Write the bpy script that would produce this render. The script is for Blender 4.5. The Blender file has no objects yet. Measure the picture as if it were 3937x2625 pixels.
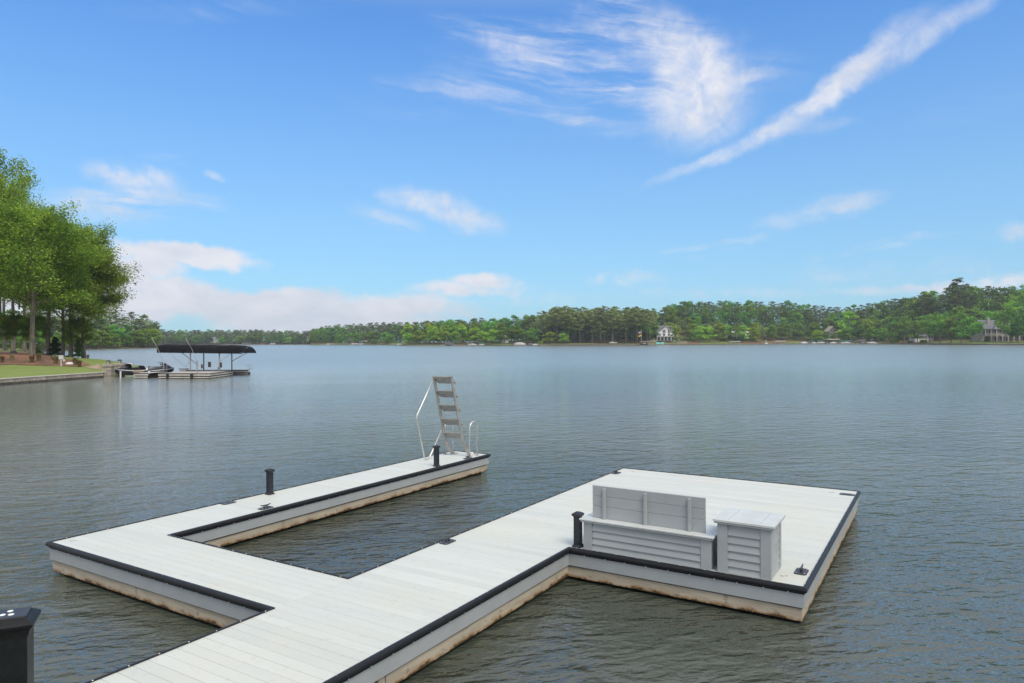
import bpy, math, random
import numpy as np
from mathutils import Matrix, Vector
PI = math.pi
random.seed(7); rng = np.random.default_rng(7)
S = bpy.context.scene
COL = S.collection

# ------------------------------------------------------------------ camera
CAMZ = 3.41                      # metres above the lake
FPX = 2685.66                    # focal length in pixels of the 3937 px wide photograph
cam_d = bpy.data.cameras.new('camera'); cam = bpy.data.objects.new('camera', cam_d); COL.objects.link(cam)
cam_d.sensor_width = 36.0; cam_d.lens = 36.0 * FPX / 3937; cam_d.clip_end = 6000; cam_d.clip_start = 0.1
roll = math.radians(-0.22); pitch = math.radians(-0.05)
cam.matrix_world = Matrix.Translation((0, 0, CAMZ)) @ Matrix.Rotation(PI/2 + pitch, 4, 'X') @ Matrix.Rotation(roll, 4, 'Z')
S.camera = cam
S.render.resolution_x, S.render.resolution_y = 1024, 683

# ------------------------------------------------------------------ world, sun, exposure
SUN_EL, SUN_AZ = math.radians(52), math.radians(150)     # azimuth clockwise from +Y
S.view_settings.view_transform = 'Standard'; S.view_settings.look = 'None'
S.view_settings.exposure = 0.12; S.view_settings.gamma = 1.0
W = bpy.data.worlds.new('World'); S.world = W; W.use_nodes = True
wt = W.node_tree; wt.nodes.clear()

class NT:
    """tiny wrapper for writing node maths"""
    def __init__(s, tree): s.t = tree
    def val(s, sock, v):
        if hasattr(v, 'is_linked') or isinstance(v, bpy.types.NodeSocket): s.t.links.new(v, sock)
        else: sock.default_value = v
    def m(s, op, a, b=None, c=None, clamp=False):
        n = s.t.nodes.new('ShaderNodeMath'); n.operation = op; n.use_clamp = clamp
        s.val(n.inputs[0], a)
        if b is not None: s.val(n.inputs[1], b)
        if c is not None: s.val(n.inputs[2], c)
        return n.outputs[0]
    def add(s, a, b): return s.m('ADD', a, b)
    def sub(s, a, b): return s.m('SUBTRACT', a, b)
    def mul(s, a, b): return s.m('MULTIPLY', a, b)
    def comb(s, x, y, z):
        n = s.t.nodes.new('ShaderNodeCombineXYZ')
        for i, v in enumerate((x, y, z)): s.val(n.inputs[i], v)
        return n.outputs[0]
    def noise(s, vec, scale, detail=3, rough=0.5, dist=0.0, color=False):
        n = s.t.nodes.new('ShaderNodeTexNoise'); s.val(n.inputs['Vector'], vec)
        n.inputs['Scale'].default_value = scale; n.inputs['Detail'].default_value = detail
        n.inputs['Roughness'].default_value = rough; n.inputs['Distortion'].default_value = dist
        return n.outputs['Color'] if color else n.outputs[0]
    def ramp(s, x, a, b, lo=0.0, hi=1.0, smooth=True):
        n = s.t.nodes.new('ShaderNodeMapRange'); n.interpolation_type = 'SMOOTHSTEP' if smooth else 'LINEAR'
        s.val(n.inputs[0], x); s.val(n.inputs[1], a); s.val(n.inputs[2], b); s.val(n.inputs[3], lo); s.val(n.inputs[4], hi)
        return n.outputs[0]
    def mix(s, f, a, b, mode='MIX'):
        n = s.t.nodes.new('ShaderNodeMix'); n.data_type = 'RGBA'; n.blend_type = mode
        s.val(n.inputs[0], f)
        for sock, v in ((n.inputs[6], a), (n.inputs[7], b)):
            if isinstance(v, (tuple, list)): sock.default_value = (*v[:3], 1)
            else: s.t.links.new(v, sock)
        return n.outputs[2]
    def sep(s, v):
        n = s.t.nodes.new('ShaderNodeSeparateXYZ'); s.t.links.new(v, n.inputs[0]); return n.outputs
    def vmul(s, v, xyz):
        n = s.t.nodes.new('ShaderNodeVectorMath'); n.operation = 'MULTIPLY'; s.t.links.new(v, n.inputs[0]); n.inputs[1].default_value = xyz
        return n.outputs[0]

w = NT(wt)
sky = wt.nodes.new('ShaderNodeTexSky'); sky.sky_type = 'NISHITA'; sky.sun_disc = False
sky.sun_elevation = SUN_EL; sky.sun_rotation = SUN_AZ
sky.air_density = 1.0; sky.dust_density = 0.3; sky.ozone_density = 2.0; sky.altitude = 100
tc = wt.nodes.new('ShaderNodeTexCoord')
D3 = tc.outputs['Generated']
dx, dy, dz = w.sep(D3)
AZ = w.m('ARCTAN2', dx, dy); EL = w.m('ARCSINE', w.m('MINIMUM', dz, 0.9999))
n1 = w.noise(D3, 5.0, 5, 0.55); n2 = w.noise(D3, 5.3, 5, 0.55, 0.0, True)
n2s = w.sep(n2)
AZw = w.add(AZ, w.mul(w.sub(n2s[0], 0.5), 0.14)); ELw = w.add(EL, w.mul(w.sub(n2s[1], 0.5), 0.055))
n3 = w.noise(D3, 26.0, 6, 0.62, 0.6); n3s = w.sep(w.noise(w.vmul(D3, (1, 1, 1.0)), 24.0, 5, 0.6, 0.0, True))
AZw = w.add(AZw, w.mul(w.sub(n3s[0], 0.5), 0.030)); ELw = w.add(ELw, w.mul(w.sub(n3s[1], 0.5), 0.022))
puff = w.ramp(w.noise(w.vmul(D3, (1, 1, 1.7)), 13.0, 6, 0.6, 0.3), 0.32, 0.62)
def blob(px, py, L, Wd, ang, strength, tex=None, soft=1.0):
    sx = (px*1.674 - 1968.5)/FPX; t = (1310 - py*1.674)/FPX
    a0 = math.atan(sx); e0 = math.atan(t*math.cos(a0)); k = 1.674/FPX*math.cos(a0)**1.5
    c, sn = math.cos(math.radians(ang)), math.sin(math.radians(ang))
    da = w.sub(AZw, a0); de = w.sub(ELw, e0)
    uu = w.mul(w.add(w.mul(da, c), w.mul(de, sn)), 1/(L*k)); vv = w.mul(w.sub(w.mul(de, c), w.mul(da, sn)), 1/(Wd*k))
    r = w.m('SQRT', w.add(w.mul(uu, uu), w.mul(vv, vv)))
    g = w.ramp(r, 1.0, 1.0 - soft, 0.0, strength)
    if tex is not None: g = w.mul(g, tex)
    return g, (da, de)
def fibre(ang, lo=3.0, hi=26.0, off=0.0, a=0.34, b=0.66):
    hi *= 1.25; lo *= 1.2
    c, sn = math.cos(math.radians(ang)), math.sin(math.radians(ang))
    al = w.add(w.mul(AZ, c), w.mul(EL, sn)); pe = w.sub(w.mul(EL, c), w.mul(AZ, sn))
    pe = w.add(pe, w.mul(w.sub(n2s[2], 0.5), 0.05))
    return w.ramp(w.noise(w.comb(w.mul(al, lo), w.mul(pe, hi), off), 1.0, 6, 0.6, 0.4), a, b)
f_flat = fibre(4, 5, 40, 1.3); f_left = fibre(-9, 4, 36, 4.1, 0.38, 0.68); f_wing = w.add(w.mul(fibre(35, 5, 22, 7.7, 0.25, 0.65), .6), .4); f_str = fibre(32, 5, 26, 2.9, 0.2, 0.55)
thin = [  # cirrus: (x, y, half length, half width, angle, strength, texture, softness)
 (1590, 120, 190, 105, -38, 1.25, f_wing, 1), (1635, 170, 115, 115, 0, 1.3, f_wing, 1), (1600, 262, 165, 82, 10, 1.35, f_wing, 1), (1560, 215, 150, 90, 20, .6, f_wing, 1),
 (1490, 40, 260, 60, -14, .9, f_left, 1), (1360, 92, 420, 44, -4, .85, f_left, 1), (1400, 165, 480, 84, -6, .62, f_left, 1), (1440, 225, 440, 90, 4, .50, f_left, 1),
 (1100, 200, 360, 70, 8, .52, f_left, 1), (1715, 190, 100, 28, 6, .85, f_flat, 1), (1180, 110, 300, 36, -14, .45, f_left, 1),
 (1905, 205, 180, 42, 38, .95, f_str, 1), (2000, 135, 200, 44, 32, .95, f_str, 1), (2170, 52, 230, 40, 27, .62, f_str, 1), (1800, 278, 170, 30, 22, .66, f_str, 1),
 (1640, 350, 230, 22, 20, .62, f_str, 1), (1830, 296, 130, 24, -8, .5, f_flat, 1),
 (1020, 488, 165, 44, -14, 1.15, puff, 1), (870, 505, 110, 42, -18, .62, f_left, 1), (950, 470, 100, 26, -4, .75, f_flat, 1),
 (320, 452, 240, 40, 0, 1.35, f_flat, 1), (290, 398, 90, 34, -12, 1.0, puff, 1), (460, 396, 36, 14, -6, .9, None, 1), (250, 484, 220, 46, 0, .6, f_flat, 1), (370, 362, 100, 18, 0, .45, f_flat, 1), (345, 425, 90, 50, -10, .6, puff, 1),
 (1880, 490, 190, 40, 4, .9, puff, 1), (2000, 478, 90, 30, 14, .75, puff, 1), (1640, 562, 150, 25, 6, .9, f_flat, 1), (2320, 532, 110, 34, -4, .85, puff, 1), (2080, 562, 150, 16, 4, .45, f_flat, 1),
 (2250, 250, 200, 60, 8, .16, f_left, 1), (500, 20, 300, 40, 10, .14, f_left, 1), (1350, 285, 150, 24, -6, .5, f_flat, 1),
]
bank = [  # the low cumulus bank
 (430, 580, 245, 40, -1, 1.8, None, .7), (300, 680, 330, 92, 0, 1.9, None, .65), (600, 696, 340, 66, 0, 1.8, None, .65), (870, 706, 350, 54, -2, 1.5, None, .85), (330, 610, 130, 60, 0, 1.4, None, .8),
 (1110, 645, 130, 32, 0, 1.5, None, .8), (1060, 668, 240, 34, 2, 1.25, None, .9), (760, 735, 420, 46, 0, 1.7, None, .8), (150, 640, 280, 160, 0, 1.9, None, .6), (480, 745, 260, 30, 0, .35, None, 1),
 (2280, 640, 260, 46, 2, 1.15, puff, 1), (2140, 662, 330, 28, 0, 1.1, None, 1), (1440, 640, 190, 50, 0, .62, puff, 1), (1700, 672, 460, 34, 0, .55, None, 1), (2000, 600, 260, 46, 0, .45, puff, 1), (2050, 630, 620, 70, 0, .42, None, 1), (1250, 690, 500, 40, 0, .4, None, 1),
]
dens = None
for b in thin:
    g, _ = blob(*b); dens = g if dens is None else w.add(dens, g)
dens_b = None
for b in bank:
    g, _ = blob(*b); dens_b = g if dens_b is None else w.m('MAXIMUM', dens_b, g)
n5 = w.noise(w.vmul(D3, (1, 1, 1.8)), 60.0, 5, 0.65)
edge = w.add(w.add(dens_b, w.mul(w.sub(n3, 0.5), 1.3)), w.mul(w.sub(n5, 0.5), 0.7)); dens_b = w.mul(w.ramp(edge, 0.12, 1.55), w.ramp(dens_b, 0.02, 0.45))
# broken cloud that carries on outside the frame (overhead, at the sides and behind)
out = w.m('MAXIMUM', w.ramp(EL, 0.43, 0.56), w.ramp(w.m('ABSOLUTE', AZ), 0.72, 1.1))
gen = w.ramp(w.add(w.noise(w.vmul(D3, (1, 1, 1.6)), 2.1, 7, 0.58, 0.4), w.mul(w.sub(n3, .5), .12)), 0.22, 0.44)
gen = w.mul(w.mul(gen, out), 0.92)
low_haze = w.ramp(EL, 0.20, 0.0, 0.0, 0.22)
n6 = w.noise(D3, 90.0, 4, 0.65)
brk = w.add(w.mul(w.ramp(n3, .3, .7), .55), w.mul(w.ramp(n6, .25, .75), .10))       # wispy breakup of the high cloud
dens = w.mul(w.m('TANH', w.mul(dens, 1.05)), w.add(.48, brk))
dens_c = w.m('MINIMUM', w.m('MAXIMUM', w.m('MAXIMUM', dens, dens_b), gen), 0.95)
# cloud tone: bright tops, blue-grey bellies from their own noise
tone = w.ramp(w.noise(w.vmul(D3, (1, 1, 2.2)), 9.0, 6, 0.6, 0.3), 0.3, 0.68)
ccol = w.mix(tone, (6.4, 6.8, 7.7), (8.1, 8.1, 8.6))
skyc = w.mix(1.0, sky.outputs[0], w.mix(w.ramp(EL, .05, .46), (.76, 1.25, 1.55), (.58, 1.26, 1.98)), 'MULTIPLY')
skyc = w.mix(w.ramp(EL, 0.55, 0.0, 0.08, 0.58), skyc, (3.3, 5.6, 7.8))
col = w.mix(dens_c, skyc, ccol)
bg = wt.nodes.new('ShaderNodeBackground'); bg.inputs['Strength'].default_value = 0.1
wt.links.new(col, bg.inputs['Color'])
wo = wt.nodes.new('ShaderNodeOutputWorld'); wt.links.new(bg.outputs[0], wo.inputs['Surface'])
sd = bpy.data.lights.new('sun', 'SUN'); sd.energy = 2.4; sd.angle = math.radians(28); sd.color = (1.0, 0.90, 0.74)
sun = bpy.data.objects.new('sun', sd); COL.objects.link(sun)
sdir = Vector((math.sin(SUN_AZ)*math.cos(SUN_EL), math.cos(SUN_AZ)*math.cos(SUN_EL), math.sin(SUN_EL)))
sun.rotation_euler = sdir.to_track_quat('Z', 'Y').to_euler()

# ------------------------------------------------------------------ helpers
def tag(o, label=None, cat=None, group=None, kind=None):
    if label: o['label'] = label
    if cat: o['category'] = cat
    if group: o['group'] = group
    if kind: o['kind'] = kind
    return o
def empty(name, loc=(0, 0, 0), rz=0.0, label=None, cat=None, group=None):
    o = bpy.data.objects.new(name, None); COL.objects.link(o); o.location = loc; o.rotation_euler = (0, 0, rz); o.empty_display_size = .2
    return tag(o, label, cat, group)
def link(name, me, parent=None, loc=(0, 0, 0), rz=0.0):
    o = bpy.data.objects.new(name, me); COL.objects.link(o); o.parent = parent; o.location = loc; o.rotation_euler = (0, 0, rz); return o
class MB:
    def __init__(s): s.v = []; s.f = []; s.sm = []
    def quadbox(s, P):            # 8 points: bottom 4 ccw, top 4 ccw
        b = len(s.v); s.v += [tuple(p) for p in P]
        for f in ((0, 3, 2, 1), (4, 5, 6, 7), (0, 1, 5, 4), (1, 2, 6, 5), (2, 3, 7, 6), (3, 0, 4, 7)):
            s.f.append(tuple(b+i for i in f)); s.sm.append(False)
        return s
    def box(s, x0, x1, y0, y1, z0, z1):
        if x1 < x0: x0, x1 = x1, x0
        if y1 < y0: y0, y1 = y1, y0
        return s.quadbox([(x0, y0, z0), (x1, y0, z0), (x1, y1, z0), (x0, y1, z0), (x0, y0, z1), (x1, y0, z1), (x1, y1, z1), (x0, y1, z1)])
    def cbox(s, x0, x1, y0, y1, z0, z1, c=.006):   # chamfered top and side edges
        if x1 < x0: x0, x1 = x1, x0
        if y1 < y0: y0, y1 = y1, y0
        rings = []
        def ring(z, ix):
            b = len(s.v); k = c
            s.v += [(x0+ix+k, y0+ix, z), (x1-ix-k, y0+ix, z), (x1-ix, y0+ix+k, z), (x1-ix, y1-ix-k, z), (x1-ix-k, y1-ix, z), (x0+ix+k, y1-ix, z), (x0+ix, y1-ix-k, z), (x0+ix, y0+ix+k, z)]
            return list(range(b, b+8))
        R = [ring(z0, c), ring(z0+c, 0), ring(z1-c, 0), ring(z1, c)]
        for a, b in zip(R, R[1:]):
            for i in range(8): s.f.append((a[i], a[(i+1) % 8], b[(i+1) % 8], b[i])); s.sm.append(False)
        s.f.append(tuple(R[0][::-1])); s.sm.append(False); s.f.append(tuple(R[-1])); s.sm.append(False)
        return s
    def rings(s, R, cap=True, closed=True, smooth=True):
        base = []
        for r in R:
            base.append(len(s.v)); s.v += [tuple(p) for p in r]
        n = len(R[0])
        for a, b in zip(base, base[1:]):
            for i in range(n if closed else n-1):
                j = (i+1) % n
                s.f.append((a+i, a+j, b+j, b+i)); s.sm.append(smooth)
        if cap and closed:
            s.f.append(tuple(base[0]+i for i in range(n))[::-1]); s.sm.append(False)
            s.f.append(tuple(base[-1]+i for i in range(n))); s.sm.append(False)
        return s
    def tube(s, pts, r, n=8, cap=True, smooth=True, twist=0.0):
        P = [Vector(p) for p in pts]; R = []
        rr = r if isinstance(r, (list, tuple)) else [r]*len(P)
        up = None
        for i, p in enumerate(P):
            t = (P[min(i+1, len(P)-1)] - P[max(i-1, 0)]).normalized()
            if up is None:
                ref = Vector((0, 0, 1)) if abs(t.z) < .9 else Vector((1, 0, 0)); up = (ref - t*ref.dot(t)).normalized()
            else:
                up = (up - t*up.dot(t)).normalized()
            sd_ = t.cross(up)
            R.append([p + (up*math.cos(a) + sd_*math.sin(a))*rr[i] for a in (2*PI*k/n + twist for k in range(n))])
        return s.rings(R, cap, True, smooth)
    def lathe(s, prof, c=(0, 0), n=16, smooth=True):
        return s.rings([[(c[0]+r*math.cos(2*PI*k/n), c[1]+r*math.sin(2*PI*k/n), z) for k in range(n)] for r, z in prof], True, True, smooth)
    def prism(s, poly, z0, z1):
        b = len(s.v); n = len(poly); s.v += [(x, y, z0) for x, y in poly] + [(x, y, z1) for x, y in poly]
        s.f.append(tuple(range(b, b+n))[::-1]); s.f.append(tuple(range(b+n, b+2*n))); s.sm += [False]*2
        for i in range(n): s.f.append((b+i, b+(i+1) % n, b+n+(i+1) % n, b+n+i)); s.sm.append(False)
        return s
    def ext(s, poly, x0, x1):     # polygon in (y,z) extruded along x
        b = len(s.v); n = len(poly); s.v += [(x0, y, z) for y, z in poly] + [(x1, y, z) for y, z in poly]
        s.f.append(tuple(range(b, b+n))[::-1]); s.f.append(tuple(range(b+n, b+2*n))); s.sm += [False]*2
        for i in range(n): s.f.append((b+i, b+(i+1) % n, b+n+(i+1) % n, b+n+i)); s.sm.append(False)
        return s
    def exty(s, poly, y0, y1):    # polygon in (x,z) extruded along y
        b = len(s.v); n = len(poly); s.v += [(x, y0, z) for x, z in poly] + [(x, y1, z) for x, z in poly]
        s.f.append(tuple(range(b, b+n))); s.f.append(tuple(range(b+n, b+2*n))[::-1]); s.sm += [False]*2
        for i in range(n): s.f.append((b+(i+1) % n, b+i, b+n+i, b+n+(i+1) % n)); s.sm.append(False)
        return s
    def sheet(s, grid, smooth=True):   # rows of points
        base = []
        for r in grid: base.append(len(s.v)); s.v += [tuple(p) for p in r]
        for a, b in zip(base, base[1:]):
            for i in range(len(grid[0])-1): s.f.append((a+i, a+i+1, b+i+1, b+i)); s.sm.append(smooth)
        return s
    def mesh(s, name, m):
        me = bpy.data.meshes.new(name); me.from_pydata(s.v, [], s.f)
        me.polygons.foreach_set('use_smooth', s.sm); me.materials.append(m); me.update(); return me
    def build(s, name, m, parent=None, loc=(0, 0, 0), rz=0.0): return link(name, s.mesh(name, m), parent, loc, rz)
def np_mesh(name, V, F, m, smooth=False):
    me = bpy.data.meshes.new(name); nv, nf, k = len(V), len(F), F.shape[1]
    me.vertices.add(nv); me.vertices.foreach_set('co', np.asarray(V, np.float32).ravel())
    me.loops.add(nf*k); me.loops.foreach_set('vertex_index', np.asarray(F, np.int32).ravel())
    me.polygons.add(nf); me.polygons.foreach_set('loop_start', np.arange(0, nf*k, k, dtype=np.int32))
    me.polygons.foreach_set('use_smooth', np.full(nf, smooth)); me.materials.append(m); me.update(calc_edges=True); return me
def copy_thing(o, loc, rz=None, label=None, scale=None):
    r = o.copy(); COL.objects.link(r); r.location = loc
    if rz is not None: r.rotation_euler = (0, 0, rz)
    if scale is not None: r.scale = scale
    if label: r['label'] = label
    for ch in o.children:
        c = ch.copy(); COL.objects.link(c); c.parent = r
        for g in ch.children:
            d = g.copy(); COL.objects.link(d); d.parent = c
    return r

# ------------------------------------------------------------------ materials
def pm(name, c1, c2=None, scale=6.0, rough=0.6, bump=0.0, rand=0.0, metal=0.0, stretch=(1, 1, 1), spec=0.5, detail=4, lo=.35, hi=.65, bscale=None):
    m = bpy.data.materials.new(name); m.use_nodes = True; t = m.node_tree; b = t.nodes['Principled BSDF']; q = NT(t)
    tcn = t.nodes.new('ShaderNodeTexCoord'); co = q.vmul(tcn.outputs['Object'], stretch)
    if rand:
        oi = t.nodes.new('ShaderNodeObjectInfo')
        va = t.nodes.new('ShaderNodeVectorMath'); va.operation = 'ADD'; t.links.new(co, va.inputs[0]); t.links.new(q.comb(q.mul(oi.outputs['Random'], 37.0), q.mul(oi.outputs['Random'], 91.0), 0.0), va.inputs[1]); co = va.outputs[0]
    nz = q.noise(co, scale, detail, .6)
    c2 = c2 or tuple(x*.8 for x in c1)
    c = q.mix(q.ramp(nz, lo, hi), c1, c2)
    if rand:
        c = q.mix(1.0, c, q.comb(*[q.ramp(oi.outputs['Random'], 0, 1, 1-rand, 1+rand, False)]*3), 'MULTIPLY')
    t.links.new(c, b.inputs['Base Color']); b.inputs['Roughness'].default_value = rough; b.inputs['Metallic'].default_value = metal
    b.inputs['Specular IOR Level'].default_value = spec
    if bump:
        bn = t.nodes.new('ShaderNodeBump'); bn.inputs['Strength'].default_value = bump; bn.inputs['Distance'].default_value = .02
        t.links.new(q.noise(co, bscale or scale*4, 4, .6), bn.inputs['Height']); t.links.new(bn.outputs[0], b.inputs['Normal'])
    m['q'] = 1
    return m
M = {}
M['plank'] = pm('white_composite_decking', (.60, .635, .60), (.545, .58, .55), .9, .55, .15, .045, stretch=(1.4, .35, 1), lo=.3, hi=.7, bscale=60)
_t = M['plank'].node_tree; _q = NT(_t); _b = _t.nodes['Principled BSDF']; _g = _t.nodes.new('ShaderNodeNewGeometry'); _src = _b.inputs['Base Color'].links[0].from_socket
_c = _q.mix(_q.ramp(_q.noise(_g.outputs['Position'], .45, 5, .65), .46, .66, 0, .5), _src, (.60, .595, .515))
_c = _q.mix(_q.ramp(_q.noise(_q.vmul(_g.outputs['Position'], (1, 1, 1)), 7.0, 3, .6), .60, .72, 0, .22), _c, (.40, .38, .32))
_t.links.new(_q.mix(_q.ramp(_q.noise(_g.outputs['Position'], 38.0, 2, .5), .72, .76, 0, .55), _c, (.22, .20, .17)), _b.inputs['Base Color'])      # weather stains and specks
M['grey_paint'] = pm('light_grey_paint', (.355, .385, .40), (.325, .355, .37), 3.5, .5, .12, .03, bscale=50, stretch=(1, .4, 1))
M['grey_lid'] = pm('pale_grey_lid_paint', (.56, .60, .60), (.51, .545, .54), 3, .45, .1, .02, bscale=40)
M['bumper'] = pm('black_vinyl_bumper', (.009, .011, .015), (.014, .015, .019), 5, .42, .1, spec=.35)
M['post'] = pm('charcoal_powder_coat', (.012, .015, .021), (.015, .018, .024), 8, .42, .05)
M['post_near'] = pm('black_powder_coat', (.004, .006, .007), (.008, .010, .012), 30, .42, .25, bscale=300, spec=.25)
M['steel'] = pm('stainless_screw', (.75, .75, .74), None, 10, .3, metal=.6)
M['alu'] = pm('brushed_aluminium', (.44, .44, .42), (.33, .33, .315), 9, .5, .1, metal=.35, spec=.5, bscale=60)
M['alu_tube'] = pm('aluminium_tube', (.72, .72, .71), (.6, .6, .59), 6, .33, metal=.6)
M['cleat'] = pm('dark_cast_cleat', (.035, .038, .045), (.05, .052, .058), 12, .45, .1)
M['under'] = pm('black_float_plastic', (.012, .011, .010), (.02, .017, .013), 3, .8)
M['joist'] = pm('grey_brown_joist', (.10, .085, .07), (.05, .04, .03), 3, .85, .3)
M['led'] = pm('white_led_lens', (.85, .87, .88), (.8, .82, .83), 5, .25)
M['solar'] = pm('dark_grey_solar_glass', (.028, .032, .040), (.036, .040, .050), 4, .4)
M['plate'] = pm('lamp_lens_amber_white', (.55, .56, .44), (.45, .46, .38), 5, .4)
# beam: tan timber with an algae and rust stain along its wet edge
def beam_mat():
    m = pm('weathered_tan_timber', (.47, .42, .33), (.37, .325, .25), 2.2, .8, .35, .05, stretch=(1, 1, 7), bscale=14)
    t = m.node_tree; q = NT(t); b = t.nodes['Principled BSDF']
    tcn = t.nodes.new('ShaderNodeTexCoord'); z = q.sep(tcn.outputs['Object'])[2]
    src = b.inputs['Base Color'].links[0].from_socket
    nn = q.noise(tcn.outputs['Object'], 3.2, 5, .7); n4 = q.noise(tcn.outputs['Object'], 22, 4, .7)
    h = q.add(z, q.add(q.mul(q.sub(nn, .5), -.20), q.mul(q.sub(n4, .5), -.06)))
    c = q.mix(q.ramp(h, -.362, -.402, 0, .85), src, (.30, .16, .05))
    c = q.mix(q.ramp(h, -.392, -.415, 0, .9), c, (.035, .024, .012))
    blot = q.mul(q.ramp(q.noise(q.vmul(tcn.outputs['Object'], (1, 1, 2)), 5.5, 6, .75), .56, .68), q.ramp(z, -.30, -.36))
    c = q.mix(q.mul(blot, .5), c, (.05, .04, .022))
    knots = q.ramp(q.noise(q.vmul(tcn.outputs['Object'], (1, 1, 1.6)), 7.0, 2, .5), .66, .72, 0, .45)
    c = q.mix(knots, c, (.15, .10, .06))
    t.links.new(c, b.inputs['Base Color']); return m
M['beam'] = beam_mat()

# ------------------------------------------------------------------ water
def build_water():
    m = bpy.data.materials.new('lake_water'); m.use_nodes = True; t = m.node_tree; b = t.nodes['Principled BSDF']; q = NT(t)
    g = t.nodes.new('ShaderNodeNewGeometry'); P = g.outputs['Position']
    b.inputs['IOR'].default_value = 1.75; b.inputs['Specular Tint'].default_value = (1, .94, .84, 1)
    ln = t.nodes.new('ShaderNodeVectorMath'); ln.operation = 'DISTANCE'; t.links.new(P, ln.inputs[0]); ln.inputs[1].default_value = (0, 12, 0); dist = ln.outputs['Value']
    t.links.new(q.ramp(dist, 14, 120, .05, .24), b.inputs['Roughness'])     # wind-ruffled out in the open, calmer by the dock
    
    Pr = t.nodes.new('ShaderNodeMapping'); Pr.inputs['Rotation'].default_value = (0, 0, math.radians(-12)); t.links.new(P, Pr.inputs[0]); Pv = Pr.outputs[0]
    a = q.noise(q.vmul(Pv, (.62, 1.25, 1)), 1.9, 2, .5, .6)
    b2 = q.noise(q.vmul(Pv, (.8, 1.5, 1)), 6.2, 2, .5, .4)
    c2 = q.noise(q.vmul(Pv, (.5, 1, 1)), .55, 2, .5)
    gust = q.ramp(q.noise(q.vmul(Pv, (.35, 1, 1)), .035, 3, .55), .3, .7, .6, 1.25)
    b3 = q.noise(q.vmul(Pv, (.8, 1.4, 1)), 14, 2, .5, .3)
    h = q.add(q.add(q.add(q.mul(a, .112), q.mul(b2, .040)), q.mul(c2, .05)), q.mul(b3, .010))
    sheen_dist = q.add(dist, q.mul(q.sub(q.noise(P, .06, 3, .5), .5), 24.0))
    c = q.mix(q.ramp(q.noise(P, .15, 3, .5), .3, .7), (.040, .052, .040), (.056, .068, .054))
    c = q.mix(q.ramp(sheen_dist, 0, 24), c, (.215, .240, .215)); t.links.new(c, b.inputs['Base Color'])   # paler base paints sky reflection into the open lake, darker base dock shade
    h = q.mul(q.mul(h, gust), q.ramp(dist, 8, 38, 1.1, .36))
    bn = t.nodes.new('ShaderNodeBump'); bn.inputs['Strength'].default_value = 1.0; bn.inputs['Distance'].default_value = 1.0
    t.links.new(h, bn.inputs['Height']); t.links.new(bn.outputs[0], b.inputs['Normal'])
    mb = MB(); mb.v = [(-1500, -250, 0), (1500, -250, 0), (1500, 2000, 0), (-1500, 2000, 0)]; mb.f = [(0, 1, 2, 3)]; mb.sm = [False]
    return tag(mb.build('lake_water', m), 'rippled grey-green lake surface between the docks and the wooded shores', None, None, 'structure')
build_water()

# ------------------------------------------------------------------ land
def hor(px): return 1310.0 - (px - 1968.5)*.00384
def X(px, Y): return (px - 1968.5)*Y/FPX
def Z(px, py, Y): return CAMZ + (hor(px) - py)*Y/FPX
def ip(x, tab):
    xs = [t[0] for t in tab]; return float(np.interp(x, xs, [t[1] for t in tab]))
def ground_mat(name, c1, c2, sc, c3=None, bump=.5, bs=None, sc3=.6):
    m = pm(name, c1, c2, sc, .9, bump, bscale=bs or sc*5, spec=.15)
    if c3:
        t = m.node_tree; q = NT(t); b = t.nodes['Principled BSDF']; tcn = t.nodes.new('ShaderNodeTexCoord')
        src = b.inputs['Base Color'].links[0].from_socket
        t.links.new(q.mix(q.ramp(q.noise(tcn.outputs['Object'], sc3, 4, .6), .48, .6), src, c3), b.inputs['Base Color'])
    return m
M['lawn'] = ground_mat('mown_lawn', (.17, .23, .05), (.22, .27, .08), .5, (.19, .24, .065), bump=.6, bs=8)
M['far_ground'] = ground_mat('far_shore_ground', (.10, .12, .035), (.16, .16, .06), .10, (.20, .12, .07), sc3=.035)
M['mulch'] = ground_mat('pine_straw_mulch', (.20, .115, .075), (.12, .072, .05), 1.2, (.27, .135, .08), sc3=.25)
M['path'] = ground_mat('tan_concrete_path', (.42, .31, .22), (.36, .27, .20), 1.5)
M['soil'] = ground_mat('forest_floor', (.12, .065, .035), (.07, .05, .03), .25, (.07, .09, .03), sc3=.12)

# left bank, a lawn point that ends in the stone pillars
BANK = [(-60, 20), (-42.2, 40), (-40.6, 55.4), (-39.2, 67.8), (-40.2, 74), (-43, 82), (-46, 88), (-50, 92.5), (-57.5, 102), (-66, 110), (-71.5, 115), (-81, 121), (-92, 135), (-112, 162), (-139, 200), (-166, 235), (-187, 262), (-330, 262), (-330, 20)]
def inside(x, y, poly):
    r = False; n = len(poly)
    for i in range(n):
        x1, y1 = poly[i]; x2, y2 = poly[(i+1) % n]
        if (y1 > y) != (y2 > y) and x < (x2-x1)*(y-y1)/(y2-y1)+x1: r = not r
    return r
def sdist(x, y, poly):
    d = 1e9; n = len(poly)
    for i in range(n):
        x1, y1 = poly[i]; x2, y2 = poly[(i+1) % n]; ex, ey = x2-x1, y2-y1
        t = max(0, min(1, ((x-x1)*ex+(y-y1)*ey)/(ex*ex+ey*ey))); d = min(d, math.hypot(x-x1-t*ex, y-y1-t*ey))
    return d if inside(x, y, poly) else -d
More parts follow.
